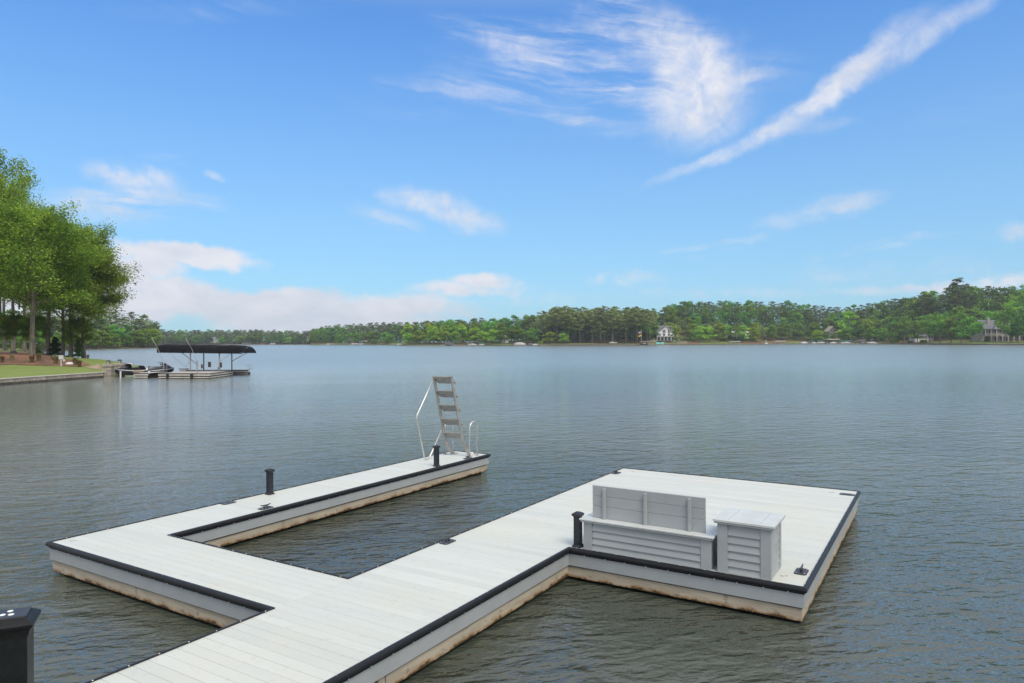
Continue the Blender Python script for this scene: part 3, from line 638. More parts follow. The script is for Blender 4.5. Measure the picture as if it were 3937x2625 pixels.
M['under_leaf'] = leaf_mat('undergrowth_leaves', (.085, .155, .048), .4)
wood_mass('background_wood', Lm, 1195, 4400, 95, 150, 1.5, skym(11), 42000, 1.5, M['leaf_deep'], 'dense dark wood closing the view behind the far shore trees', 1)
wood_mass('woodland_undergrowth', Lm, 2060, 2510, 46, 100, 0, 9.5, 9000, 1.3, M['under_leaf'], 'dark undergrowth behind the pine trunks', 2)
wood_mass('woodland_undergrowth', Lm, 2640, 4400, 48, 100, 0, 11, 24000, 1.4, M['under_leaf'], 'undergrowth on the slope right of the gabled house', 3)
wood_mass('woodland_undergrowth', Lm, 1195, 2060, 52, 100, 0, 10, 14000, 1.4, M['under_leaf'], 'undergrowth inside the woods left of the pine stand', 4)
wood_mass('background_wood', Lb_, 560, 1280, 60, 130, 0, skym(9), 14000, 1.7, M['needles_dark'], 'hazy wood closing the far bay', 5)
wood_mass('background_wood', Lp, -600, 600, 30, 80, 0, skym(12), 16000, 1.2, M['needles_dark'], 'dense wood filling the point behind its waterside trees', 6)
wood_mass('woodland_undergrowth', Lb_, 560, 1290, 8, 70, 0, 8, 9000, 1.7, M['under_leaf'], 'low hazy thicket along the far bay', 7)
wood_mass('woodland_undergrowth', Lp, -600, 612, 3, 34, 0, 5.5, 9000, .9, M['leaf_mid'], 'leafy thicket along the water of the wooded point', 8)
# trees that stand out one by one
def one(px, py_base_off, h, kind, label, wide=1.0):
    Y = ip(px, Lm['shore'])+py_base_off; far_tree(px, Y, far_z(Lm, px, Y), h, kind, label, None, wide)
one(2115, 12, 9, 'lime', 'small yellow-green tree left of the first pine trunk'); one(2168, 10, 8, 'lime', 'spreading lime sapling among the pine trunks')
one(2600, 12, 14, 'lime', 'thin young tree right in front of the white gabled house', .7); one(3338, 18, 18, 'lime', 'conical lime green tree behind the black canopies', .9)
one(3265, 40, 24, 'lime', 'tall yellow-topped tree rising over the cove'); one(3262, 16, 12, 'mid', 'round green tree left of the conical lime tree')
one(3695, 8, 19, 'mid', 'round green tree alone on the lawn left of the arched house', .85); one(3890, 22, 25, 'lime', 'yellow-green tree in front of the arched stone house', .62); one(3945, 14, 27, 'deep', 'dark leafy tree at the right edge before the stone house', .8)
one(3866, 10, 23, 'mid', 'green tree before the middle arches of the stone house', .7); one(3915, 12, 24, 'deep', 'dark tree hiding the right arches of the stone house', .85)
one(3555, 62, 30, 'dark', 'tall umbrella pine standing clear of the right skyline', 1.1); one(3680, 66, 37, 'dark', 'highest domed pine on the right skyline', 1.1)
one(1485, 14, 11, 'round', 'rounded pale tree near the inlet of the headland', 1.1); one(1445, 14, 12, 'round', 'broad round tree on the headland lawn', 1.1); one(1372, 16, 11, 'mid', 'small tree left of the broad round one on the headland')
# ------------------------------------------------------------------ near trees on the lawn point
OAK = [broad_tree_meshes(11+i, 18, (7.0, 6.3, 7.6)[i], .34, (.36, .40, .34)[i], 40000, .30, M['leaf_oak'], M['bark'], 40, 10) for i in range(3)]
def lawn_tree(px, py, top, v, label, wide=1.0, rz=0.0, dY=None):
    x, y, z = bank_drop(px, py); h = Z(px, top, y)-z
    return put_tree(OAK[v], 18, x, y, z-.1, h, wide*18/max(h, 13), label, 'big lawn trees at the left', 'oak_tree', 'tree', rz)
for a in ((-75, 1362, 640, 2, 'huge oak outside the left edge whose crown fills the top left', .85, .3),
          (18, 1346, 720, 1, 'tall oak with the highest crown at the left edge', 1.0, 1.9),
          (50, 1350, 830, 1, 'oak with a pair of thick grey trunks near the left edge', 1.1, 4.0),
          (94, 1352, 830, 2, 'oak whose dark brown trunk stands left of the thick grey one', 1.0, 2.2),
          (124, 1364, 815, 0, 'oak with the thickest grey trunk rising from the straw bed', 1.05, 5.1),
          (188, 1359, 880, 1, 'oak with a slim dark trunk beside the magnolia', 1.0, .7),
          (240, 1364, 905, 2, 'oak with a dark trunk right of the magnolia', .85, 3.3),
          (272, 1368, 895, 0, 'oak with a leaning pale trunk near the path', .95, 2.7),
          (322, 1376, 960, 1, 'rightmost oak whose long boughs hang over the path', 1.0, 1.2)):
    lawn_tree(*a)
x, y, z = bank_drop(60, 1349); 
mb = MB(); mb.tube([(0, 0, -.2), (.1, 0, 4), (.5, .2, 9)], [.36, .3, .15], 9)
def lean_trunk(px, py, w_, h_, label, m='bark_pale', dx=.3):
    x, y, z = bank_drop(px, py); r = empty('slim_tree', (x, y, z), 0, label, 'tree', None)
    MB().tube([(0, 0, -.3), (dx*.4, 0, h_*.5), (dx, .1, h_)], [w_, w_*.8, w_*.4], 8).build('trunk', M[m], r)
    link('crown', OAK[1][1], r).scale = (.34, .34, .34); r.children[-1].location = (dx, 0, h_-1.6); return r
lean_trunk(300, 1373, .17, 9, 'slim reddish trunk between the leaning oak and the rightmost oak', 'bark', .1)
lean_trunk(8, 1336, .14, 8, 'pale thin trunk at the far left edge', 'bark_pale', -.2)
lean_trunk(69, 1333, .12, 9, 'pale thin trunk between the two grey trunks', 'bark_pale', .2)
lean_trunk(146, 1341, .13, 10, 'thin white trunk leaning right behind the thickest oak', 'bark_pale', 1.2)
# dark conical magnolia and slim holly
def cone_shrub(px, py, h, R, label, lm_, name='magnolia', seed=3):
    x, y, z = bank_drop(px, py); rg = np.random.default_rng(seed); n = 3800
    zz = rg.random(n)**1.15; rad = (1-zz)**.7*R*(.55+.45*np.sin(zz*23+rg.random(n)*2))*rg.random(n)**.4+.12; a = rg.uniform(0, 2*PI, n)
    V, F = leaf_quads(np.stack([rad*np.cos(a), rad*np.sin(a), .3+zz*(h-.3)], 1), .20, .2, rg)
    r = empty(name, (x, y, z), 0, label, 'tree'); MB().tube([(0, 0, -.2), (0, 0, h*.8)], [.09, .03], 6).build('trunk', M['bark'], r); link('crown', np_mesh('crown', V, F, lm_), r)
cone_shrub(212, 1360, 3.1, 1.25, 'dark conical magnolia between two oak trunks', M['magnolia'])
cone_shrub(301, 1372, 3.4, .75, 'slim dark holly right of the leaning trunk', M['leaf_deep'], 'holly_tree', 5)
cone_shrub(30, 1344, 1.1, 1.3, 'low green bush at the left edge behind the straw bed', M['leaf_oak'], 'garden_bush', 6)
cone_shrub(140, 1347, 1.0, 1.1, 'low bush behind the thickest oak', M['leaf_mid'], 'garden_bush', 8)
# ornamental grass tufts
M['tuft'] = leaf_mat('dry_ornamental_grass', (.22, .20, .09), .3, .2)
def tuft_mesh(seed):
    rg = np.random.default_rng(seed); V = []; F = []
    for k in range(150):
        a = rg.uniform(0, 2*PI); l = rg.uniform(.6, 1.05); sp = rg.uniform(.1, .62); w_ = .016; b = np.array([math.cos(a)*.12*rg.random(), math.sin(a)*.12*rg.random(), 0])
        d = np.array([math.cos(a), math.sin(a), 0]); s = np.array([-d[1], d[0], 0])*w_
        p1 = b+d*sp*.35*l+np.array([0, 0, l*.7]); p2 = b+d*sp*l+np.array([0, 0, l*.85]); n = len(V)
        V += [b-s, b+s, p1+s*.8, p1-s*.8, p2]; F += [(n, n+1, n+2), (n, n+2, n+3), (n+3, n+2, n+4)]
    return np_mesh('grass_tuft', np.array(V), np.array(F), M['tuft'])
TU = [tuft_mesh(i) for i in range(3)]
for i, (px, py, s, lab) in enumerate(((8, 1394, 1.1, 'dry grass tuft at the left edge of the straw bed'), (46, 1386, 1.0, 'dry grass tuft left of the thickest oak'), (122, 1395, 1.25, 'dry grass tuft just below the thickest oak'), (149, 1389, 1.25, 'dry grass tuft right of the thickest oak'), (214, 1400, 1.25, 'dry grass tuft left of the white utility box'),
                                       (288, 1405, 1.3, 'tall dry grass tuft right of the utility box'), (305, 1411, 1.1, 'low dry grass tuft beside the path'), (200, 1384, .6, 'small dark tuft in the middle of the bed'), (213, 1370, .5, 'small tuft at the back edge of the bed'), (338, 1378, .8, 'spiky tuft right of the rightmost oak'))):
    x, y, z = bank_drop(px, py); o = link('grass_tuft', TU[i % 3], None, (x, y, z), i*1.1); o.scale = (s, s, s*.95); tag(o, lab, 'grass tuft', 'ornamental grass tufts in the straw bed')
# utility box, rock, small white dome
x, y, z = bank_drop(235, 1408); r = empty('utility_box', (x, y, z), .2, 'white utility box on a post at the edge of the straw bed', 'utility box')
M['white'] = pm('white_paint', (.72, .72, .70), (.62, .62, .60), 5, .5)
M['pale_metal'] = pm('pale_grey_metal', (.55, .56, .54), (.48, .49, .47), 8, .5)
MB().box(-.05, .05, -.05, .05, -.1, .85).build('post', M['pale_metal'], r); MB().cbox(-.24, .24, -.1, .1, .80, 1.28, .02).build('cabinet', M['pale_metal'], r); MB().cbox(.2, .42, -.08, .08, .58, .80, .015).build('junction_box', M['pale_metal'], r)
x, y, z = bank_drop(267, 1401); tag(MB().lathe([(.46, -.02), (.44, .12), (.34, .22), (.15, .28), (.02, .29)], (0, 0), 14).build('garden_dome', M['white'], None, (x, y, z)), 'small white dome lying on the straw bed', 'garden dome')
def rock(px, py, sx, sz, lab, m):
    x, y, z = bank_drop(px, py); rd = random.Random(px); R = []
    for k, (f, hz) in enumerate(((1, -.1), (1.05, .25), (.85, .7), (.4, 1.0))): R.append([(sx*f*math.cos(a)*rd.uniform(.85, 1.1), sx*f*.7*math.sin(a)*rd.uniform(.85, 1.1), sz*hz) for a in [2*PI*i/9 for i in range(9)]])
    tag(MB().rings(R, True, True, False).build('rock', m, None, (x, y, z)), lab, 'rock')
M['rock_dark'] = pm('dark_boulder', (.05, .045, .045), (.09, .08, .075), 3, .85, .6)
M['rock_pale'] = pm('pale_boulder', (.34, .31, .29), (.24, .22, .2), 3, .85, .6)
rock(52, 1357, .55, .42, 'dark flat boulder in the bed near the left edge', M['rock_dark']); rock(260, 1367, .4, .35, 'dark boulder at the foot of the leaning oak', M['rock_dark'])
rock(148, 1349, 1.3, .5, 'pale boulders beside the far landing', M['rock_pale']); rock(160, 1351, .8, .3, 'flat pale rock beside the pale boulders', M['rock_pale'])

# ------------------------------------------------------------------ stone sea wall
M['stone'] = pm('pale_limestone', (.40, .36, .30), (.26, .235, .20), 5, .85, .8, .14)
M['stone_wet'] = pm('dark_wet_stone', (.11, .10, .085), (.055, .05, .042), 6, .8, .9, .2)
M['mortar'] = pm('grey_mortar', (.16, .15, .135), (.11, .10, .09), 8, .9, .4)
def stone_mesh(l, d, h, seed, m):
    rd = random.Random(seed); j = lambda: rd.uniform(-.018, .018)
    return MB().quadbox([(j(), j(), 0), (l+j(), j(), 0), (l+j(), d, 0), (j(), d, 0), (j(), j(), h), (l+j(), j(), h), (l+j(), d, h), (j(), d, h)]).mesh('stone', m)
WS = [[stone_mesh(l, .3, .27, i, M['stone']) for i, l in enumerate((.62, .50, .74))], [stone_mesh(l, .3, .30, 9+i, M['stone_wet']) for i, l in enumerate((.66, .45, .8))]]
CAPM = MB().cbox(0, 1.2, -.05, .45, 0, .07, .01).mesh('coping_stone', pm('pale_concrete_coping', (.50, .47, .43), (.42, .40, .36), 3, .8, .3, .06))
def seawall():
    pts = [(-42.2, 40), (-40.6, 55.4), (-39.2, 67.2)]
    r = empty('sea_wall', (-40.6, 55.4, 0), 0, 'low stone sea wall with pale coping along the lawn', 'wall')
    inv = Vector((-40.6, 55.4, 0)); rd = random.Random(3); W_ = ((.62, .50, .74), (.66, .45, .8))
    for (a, b) in zip(pts, pts[1:]):
        a = Vector((*a, 0)); b = Vector((*b, 0)); ang = math.atan2(b.y-a.y, b.x-a.x); L = (b-a).length; t = (b-a)/L; nrm = Vector((-t.y, t.x, 0))
        c = MB().box(0, L, .06, .55, -.8, .50).build('wall_core', M['mortar'], r, a-inv, ang)
        for course in (0, 1):
            s = 0.0
            while s < L-.2:
                k = rd.randrange(3); l = W_[course][k]
                if s+l > L: k = 1; l = W_[course][1]
                if s+l > L+.1: break
                link('stone', WS[course][k], r, a-inv+t*s+nrm*rd.uniform(-.02, .02)+Vector((0, 0, .235 if course == 0 else -.085)), ang); s += l+.018
        s = 0.0
        while s < L-.5: link('coping_stone', CAPM, r, a-inv+t*s+Vector((0, 0, .508)), ang); s += 1.21
seawall()
M['lantern'] = pm('dark_bronze_lantern', (.05, .05, .05), (.08, .078, .07), 5, .5)
M['lantern_glass'] = pm('pale_lantern_glass', (.50, .49, .42), (.42, .41, .36), 5, .3)
def pillar(px, Y, top_py, wid, lab, lab2):
    x = X(px, Y); top = Z(px, top_py, Y); r = empty('stone_pillar', (x, Y, 0), .12, lab, 'pillar', 'stone pillars at the dock gate'); rd = random.Random(px)
    z = -.4; h = wid/2
    while z < top-.2:
        c = rd.uniform(.11, .15); w2 = h+rd.uniform(-.02, .015)
        if z > .45 or px < 440:
            s = rd.uniform(-.1, .1)
            MB().box(-w2, s-.008, -w2, w2, z, z+c-.012).build('stone', M['stone'], r); MB().box(s+.008, w2, -w2, w2, z, z+c-.012).build('stone', M['stone'], r)
        z += c
    MB().box(-h+.05, h-.05, -h+.05, h-.05, -.4, top-.1).build('core', M['mortar'], r)
    MB().cbox(-h-.08, h+.08, -h-.08, h+.08, top-.22, top-.12, .02).build('stone', M['stone'], r); MB().cbox(-h-.05, h+.05, -h-.05, h+.05, top-.115, top, .02).build('capstone', M['stone'], r)
    l = empty('pillar_lantern', (x, Y, top), .12, lab2, 'lantern', 'lanterns on the stone pillars')
    MB().box(-.13, .13, -.13, .13, 0, .03).build('base', M['lantern'], l); MB().box(-.10, .10, -.10, .10, .03, .28).build('glass', M['lantern_glass'], l)
    f = MB(); [f.box(a*.115-.012, a*.115+.012, b*.115-.012, b*.115+.012, .03, .29) for a in (-1, 1) for b in (-1, 1)]; f.build('frame', M['lantern'], l)
    MB().rings([[(a*s, b*s, z) for a, b in ((-1, -1), (1, -1), (1, 1), (-1, 1))] for s, z in ((.19, .29), (.19, .31), (.05, .39), (.012, .40), (.010, .48))], True, True, False).build('roof', M['lantern'], l)
pillar(417, 67.6, 1399.5, .80, 'stone pillar at the end of the sea wall', 'roofed lantern on the pillar at the sea wall end')
pillar(460, 70.4, 1396, .80, 'stone pillar beyond the dock gangway', 'roofed lantern on the pillar beyond the gangway')

# ------------------------------------------------------------------ neighbour's dock (about 64 m away)
M['n_deck'] = pm('sun_bleached_decking', (.52, .50, .47), (.44, .42, .39), 2, .8, .3, .06)
M['n_fascia'] = pm('cream_dock_fascia', (.55, .53, .48), (.44, .42, .38), 2, .7, .2, .05)
M['black_rub'] = pm('black_rubber', (.012, .012, .014), (.02, .02, .022), 5, .6)
M['canvas'] = pm('black_canvas', (.006, .007, .009), (.012, .013, .016), 1.2, .8, .3, bscale=3, spec=.15)
M['rust_post'] = pm('rust_brown_steel', (.12, .06, .045), (.07, .04, .035), 3, .6)
M['n_post'] = pm('galvanised_post', (.40, .39, .37), (.30, .29, .28), 3, .5)
def gp(px, py, z=0.0):          # where the line of sight of a photographed point meets height z
    Y = (CAMZ-z)*FPX/(py-hor(px)); return Vector((X(px, Y), Y, 0))
A_ = gp(608, 1455); B_ = gp(804, 1455.5); C_ = gp(894.7, 1443)
t_ = (B_-A_); La = t_.length; ang_n = math.atan2(t_.y, t_.x)
nd = empty('neighbour_dock', A_, ang_n, 'cream and black floating dock with posts beyond the stone pillars', 'dock')
def loc_n(v):    # world -> neighbour dock frame
    d = v-A_; return (d.x*math.cos(-ang_n)-d.y*math.sin(-ang_n), d.x*math.sin(-ang_n)+d.y*math.cos(-ang_n))
cx_, cy_ = loc_n(C_)
poly = [(0, 0), (La, 0), (cx_, cy_), (cx_-.3, cy_+.6), (-.2, cy_+.6-.2), (0, 2.3)]
def deck_planks(parent, poly, z, step, m, along_x=True):
    ys = [p[1] for p in poly]; y = min(ys)
    k = 0
    while y < max(ys)-.02:
        ym = y+step/2; xs = []
        for i in range(len(poly)):
            (x1, y1), (x2, y2) = poly[i], poly[(i+1) % len(poly)]
            if (y1 > ym) != (y2 > ym): xs.append(x1+(x2-x1)*(ym-y1)/(y2-y1))
        if len(xs) >= 2: MB().box(min(xs), max(xs), y+.006, min(y+step, max(ys))-.006, z-.035, z+.0015*(k % 3)).build('plank', m, parent)
        y += step; k += 1
deck_planks(nd, poly, .50, .145, M['n_deck'])
def edge_run(parent, a, b, spec, inset=0.0):
    """boards hung along an edge a->b (2D); spec: (name, z0, z1, thickness out, material, trim)"""
    ax, ay = a; bx, by = b; L = math.hypot(bx-ax, by-ay); an = math.atan2(by-ay, bx-ax)
    for nm, z0, z1, th, m, tr in spec: MB().box(tr, L-tr, -th, .02, z0, z1).build(nm, m, parent, (ax, ay, 0), an)
SP = [('rub_strip', .44, .505, .06, M['black_rub'], 0), ('fascia', .27, .44, .03, M['n_fascia'], 0), ('beam', .06, .17, .02, M['n_fascia'], .05)]
for a, b in zip(poly[:3], poly[1:3]+[poly[3]]): edge_run(nd, a, b, SP)
edge_run(nd, poly[-1], poly[0], SP)
MB().prism([(p[0]*.96+.1, p[1]*.94+.1) for p in poly], -.2, .26).build('float', M['under'], nd)
for fx in (.85, 3.25): MB().cbox(fx, fx+.26, -.13, -.06, .05, .52, .02).build('fender', M['black_rub'], nd)
edge_x = lambda px, Y: (X(px, Y), Y)
# the two jet ski berths, left of the platform
for (p0, p1, yb, lab) in ((514, 569, 1452, 'short cream finger dock between the two jet skis'), (432, 462, 1447, '')):
    if lab:
        a = gp(p0, yb+2); b = gp(p1, yb+2); f = empty('finger_dock', a, math.atan2(b.y-a.y, b.x-a.x), lab, 'dock'); L = (b-a).length
        for k in range(12): MB().box(0, L, k*.25+.006, k*.25+.244, .46, .50).build('plank', M['n_deck'], f)
        for nm, z0, z1, th, m, tr in SP: MB().box(tr, L-tr, -th, .02, z0, z1).build(nm, m, f)
        MB().box(.05, L-.05, .1, 2.9, -.2, .27).build('float', M['under'], f)
g0 = gp(433, 1449); gw = empty('gangway', (g0.x, g0.y+.4, 0), .02, 'short timber gangway from the stone pillars to the jet skis', 'gangway')
for k in range(16): MB().box(k*.25+.005, k*.25+.245, 0, 1.3, .60, .64).build('plank', M['n_deck'], gw)
MB().box(0, 4, -.04, .0, .42, .60).build('side_board', pm('tan_timber', (.36, .27, .19), (.28, .21, .15), 2, .8), gw); MB().box(0, 4, 1.3, 1.34, .42, .60).build('side_board', M['joist'], gw)
def sl_post(px, py, h, lab, name='mooring_post', m=None, w_=.07, z=0.0):
    p = gp(px, py, z); return tag(MB().cbox(-w_, w_, -w_, w_, z-.6 if z < .3 else z, z+h, .01).build(name, m or M['white'], None, (p.x, p.y, 0)), lab, 'post')
sl_post(463, 1451, .62, 'white mooring post at the bow of the covered jet ski', w_=.06); sl_post(572, 1452, .62, 'white mooring post left of the main neighbour platform', w_=.06)

# jet skis
M['ski_black'] = pm('jet_ski_black', (.012, .013, .016), (.02, .021, .025), 4, .28, spec=.6)
M['ski_grey'] = pm('jet_ski_grey', (.16, .175, .19), (.12, .13, .145), 4, .4)
M['ski_silver'] = pm('jet_ski_silver', (.62, .66, .70), (.5, .54, .58), 4, .35)
def hull_loft(mb, secs, n=14):
    """secs: (x, halfwidth, z_keel, z_deck, crown) along x"""
    R = []
    for x, hw, zk, zd, cr in secs:
        ring = []
        for k in range(n):
            a = 2*PI*k/n; c, s = math.cos(a), math.sin(a)
            yy = hw*math.copysign(abs(c)**.6, c); zz = (zd+(cr)*abs(s)**1.3 if s > 0 else zd-(zd-zk)*abs(s)**.75); ring.append((x, yy, zz))
        R.append(ring)
    return mb.rings(R)
def jet_ski(loc, rz, lab, covered):
    r = empty('jet_ski', loc, rz, lab, 'jet ski', 'jet skis beside the neighbour dock')
    hull_loft(MB(), [(-1.5, .40, .12, .32, .05), (-1.2, .52, .02, .36, .08), (-.4, .56, -.02, .40, .12), (.5, .54, .0, .44, .16), (1.1, .40, .08, .50, .14), (1.5, .18, .25, .56, .08), (1.62, .04, .42, .58, .02)]).build('hull', M['ski_black'], r)
    for s in (-1, 1): MB().tube([(-1.45, s*.42, .36), (-.4, s*.585, .43), (.5, s*.565, .48), (1.15, s*.40, .55), (1.58, s*.06, .60)], [.03, .045, .05, .04, .02], 6).build('side_stripe', M['ski_silver'], r)
    body = M['ski_black'] if covered else M['ski_grey']
    hull_loft(MB(), [(-1.15, .10, .42, .52, .10), (-1.0, .22, .40, .62, .16), (-.5, .23, .40, .70, .12), (0, .22, .40, .66, .12), (.35, .26, .42, .72, .14), (.6, .32, .44, .82, .16), (.95, .28, .46, .76, .12), (1.35, .12, .50, .62, .06)]).build('seat', body, r)
    if covered:
        hull_loft(MB(), [(.05, .05, .80, .88, .10), (.2, .34, .74, .98, .16), (.42, .40, .72, 1.02, .16), (.62, .3, .70, .96, .10), (.8, .08, .70, .82, .05)]).build('cover', M['canvas'], r)
        hull_loft(MB(), [(-1.3, .04, .5, .6, .05), (-1.1, .26, .44, .70, .2), (-.75, .3, .44, .74, .22), (-.5, .1, .44, .66, .1)]).build('rear_cover', M['canvas'], r)
    else:
        MB().tube([(.45, 0, .86), (.30, 0, 1.12)], [.07, .05], 8).build('steering_column', M['ski_black'], r)
        MB().tube([(.18, -.42, 1.16), (.30, -.2, 1.15), (.33, 0, 1.12), (.30, .2, 1.15), (.18, .42, 1.16)], [.028]*5, 6).build('handlebar', M['ski_black'], r)
        for s in (-1, 1): MB().box(.42, .48, s*.40-.07, s*.40+.07, .90, 1.04).build('mirror', M['ski_black'], r)
        hull_loft(MB(), [(.45, .12, .82, .95, .08), (.62, .2, .80, 1.0, .1), (.85, .1, .78, .9, .05)]).build('windshield', M['ski_black'], r)
    return r
pj = gp(487, 1449); jet_ski((pj.x, pj.y+1.0, .14), math.radians(-128), 'jet ski under a black cover nearest the stone pillars', True)
pj = gp(588, 1449); jet_ski((pj.x, pj.y+1.2, .22), math.radians(62), 'uncovered black and grey jet ski with its handlebar up', False)
# skiff with white outboard
sk = empty('skiff', gp(545, 1437)+Vector((0, 2.0, .08)), math.radians(24), 'aluminium skiff moored behind the jet skis', 'boat')
hull_loft(MB(), [(-2.0, .60, .0, .40, .0), (-1, .68, -.05, .42, .0), (.6, .6, -.03, .46, .0), (1.7, .25, .1, .56, .0), (2.1, .05, .3, .62, .0)]).build('hull', M['pale_metal'], sk)
ob = empty('outboard', (-2.15, 0, .35)); ob.parent = sk
hull_loft(MB(), [(-.30, .12, .30, .45, .12), (-.2, .22, .22, .55, .16), (.1, .22, .22, .58, .14), (.28, .12, .28, .5, .1)]).build('cowling', M['white'], ob); MB().box(-.12, .08, -.07, .07, -.6, .3).build('leg', M['ski_black'], ob)
# white dock box
pb = gp(706, 1426, .5); db = empty('dock_box', (pb.x, pb.y, .505), ang_n, 'white dock box on the neighbour platform', 'dock box')
MB().rings([[(sx*a, sy*b, z) for a, b in ((-1, -1), (1, -1), (1, 1), (-1, 1))] for sx, sy, z in ((.30, .2, 0), (.36, .26, .2))], True, True, False).build('body', M['white'], db); MB().cbox(-.40, .40, -.29, .29, .202, .27, .02).build('lid', M['white'], db)
# far finger behind the platform and the posts that carry the canopy
fa = gp(728, 1436, 0)+Vector((0, 6, 0)); Yf = 72.5
ff = empty('back_finger_dock', (X(700, Yf), Yf, 0), .0, 'long narrow back finger of the neighbour dock under the canopy', 'dock'); Lf = X(955, Yf)-X(700, Yf)
for k in range(7): MB().box(0, Lf, k*.2+.005, k*.2+.195, .47, .50).build('plank', M['n_deck'], ff)
MB().box(0, Lf, -.05, 0, .42, .505).build('rub_strip', M['black_rub'], ff); MB().box(0, Lf, -.03, 0, .25, .42).build('fascia', M['n_fascia'], ff); MB().box(.1, Lf-.1, -.02, 0, .05, .14).build('beam', M['n_fascia'], ff)
for xx in (.5, 2.6, 4.6, Lf-.15, Lf-.5): MB().tube([(xx, .1, -.7), (xx, .1, .25)], .07, 6).build('pile', M['joist'], ff)
MB().box(0.05, Lf-.3, .15, 1.3, -.15, .25).build('float', M['under'], ff)
ld = empty('dock_ladder', (X(945, Yf), Yf+.3, .5), 0, 'small looped swim ladder at the right end of the back finger', 'ladder')
for s in (0, .22): MB().tube([(0+s, 0, -.9), (0+s, 0, .45), (.05+s, .05, .56), (.16+s, .16, .58), (.22+s, .22, .5), (.22+s, .22, 0)], .02, 6).build('rail', M['alu_tube'], ld)
for k in range(3): MB().box(0, .22, -.03, .03, -.3-.25*k, -.27-.25*k).build('rung', M['alu_tube'], ld)
# canopy
cn = empty('boat_canopy', (X(603, 68.5), 68.5, 0), math.radians(1.5), 'long black canvas boat canopy with scalloped edge over the neighbour slip', 'canopy')
Lc = X(985, 72.4)-X(603, 68.5); zt, zb = 3.16, 2.46; dep = 3.9; g = []; nx = 60
sec = [(0, 0), (.02, .38), (.22, .62), (.9, .70), (1.95, .74), (3.0, .70), (3.68, .62), (3.88, .38), (3.9, 0)]
for i in range(nx+1):
    u = i/nx; x = Lc*u; s = 1.0; sag = .018*math.sin(u*PI*8)
    s = 1.0 if u < .94 else 1.0-.55*((u-.94)/.06)**1.5
    droop = -.14*u
    g.append([(x, y if s == 1 else 1.95+(y-1.95)*(1-.12*(1-s)), zb+droop+(h_*s+(sag if .1 < h_ else 0))) for y, h_ in sec])
MB().sheet(g).build('canvas', M['canvas'], cn)
MB().sheet([[(0, y, zb+h_) for y, h_ in sec], [(0, y, zb) for y, h_ in sec]]).build('end_flap', M['canvas'], cn)
MB().sheet([[(Lc, 1.95+(y-1.95)*.93, zb-.14+h_*.45) for y, h_ in sec], [(Lc+.12, 1.95+(y-1.95)*.9, zb-.14-.02) for y, h_ in sec]]).build('end_flap', M['canvas'], cn)
for y0 in (0, dep):
    top_, bot = [], []
    for i in range(241):
        u = i/240; x = Lc*u; top_.append((x, y0, zb-.14*u+.01)); bot.append((x, y0-.01, zb-.14*u-.04-.06*abs(math.sin(u*PI*34))))
    MB().sheet([top_, bot]).build('scalloped_valance', M['canvas'], cn)
fr = MB()
for i in range(9): fr.tube([(Lc*i/8*.98+.05, .05, zb-.14*i/8), (Lc*i/8*.98+.05, 1.95, zb+.66-.14*i/8), (Lc*i/8*.98+.05, 3.85, zb-.14*i/8)], .018, 5)
for y0 in (.06, 3.84): fr.tube([(0, y0, zb), (Lc, y0, zb-.14)], .025, 5)
fr.build('frame', M['n_post'], cn)
def cpost(px, Y, base, col, wd=.05):
    xx = X(px, Y)-X(603, 68.5); MB().tube([(xx, Y-68.5, base), (xx, Y-68.5, 2.62)], wd, 7).build('post', col, cn)
for px, Y, c in ((731, 68.9, 'n_post'), (785, 71.8, 'rust_post'), (841, 68.9, 'n_post'), (891.5, 71.2, 'rust_post')): cpost(px, Y, .5, M[c], .055)
def cbrace(p0, z0, p1, z1, Y, c='rust_post', r_=.028): MB().tube([(X(p0, Y)-X(603, 68.5), Y-68.5, z0), (X(p1, Y)-X(603, 68.5), Y-68.5, z1)], r_, 5).build('brace', M[c], cn)
cbrace(696, 2.4, 731, 1.72, 68.85); cbrace(731, 1.72, 758, 1.2, 68.85); cbrace(892, 1.45, 950, 2.3, 71.2); cbrace(843, 1.55, 895, 2.38, 68.9, 'n_post', .018); cbrace(648, 2.4, 716, .9, 70, 'n_post', .012); cbrace(716, .9, 729, 1.5, 70, 'n_post', .012)
# whips (tall mooring poles) leaning
for p0, y0, p1, y1, lab in ((591, 1297, 629, 1395, 'left leaning mooring whip over the uncovered jet ski'), (721, 1300, 759, 1392, 'right leaning mooring whip before the black canopy')):
    Y = 66.0; a = (X(p1, Y), Y, Z(p1, y1, Y)); b = (X(p0, Y), Y-.4, Z(p0, y0, Y)); m_ = ((a[0]*.45+b[0]*.55), Y-.1, a[2]*.42+b[2]*.58)
    wh = empty('mooring_whip', (a[0], a[1], .5), 0, lab, 'mooring whip', 'leaning whips of the neighbour dock'); o = lambda q: (q[0]-a[0], q[1]-a[1], q[2]-.5)
    MB().tube([(0, 0, 0), (0, 0, a[2]-.5)], .03, 6).build('stand', M['n_post'], wh)
    MB().tube([o(m_), o(b)], [.022, .026], 6).build('pole', M['n_post'], wh); MB().tube([o(a), o(m_)], [.012, .02], 5).build('tip', M['n_post'], wh)
for px, py, h, c, lab in ((573.5, 1426, .50, 'black_rub', 'black lamp post between the jet skis'), (758, 1418, .85, 'n_post', 'grey post with a cap under the canopy'), (776, 1416, .45, 'rust_post', 'short rusty post under the canopy'), (803, 1411, .62, 'post', 'left black post of the middle pair'), (808, 1411, .60, 'rust_post', 'brown post of the middle pair'), (846, 1413, .62, 'post', 'black post of the right pair'), (850, 1413, .60, 'rust_post', 'brown post of the right pair')):
    sl_post(px, py, h, lab, 'dock_post', M[c], .075, .5)
sl_post(841, 1424, .33, 'white pump cover at the foot of the right canopy post', 'pump_cover', M['white'], .11, .5)
MB
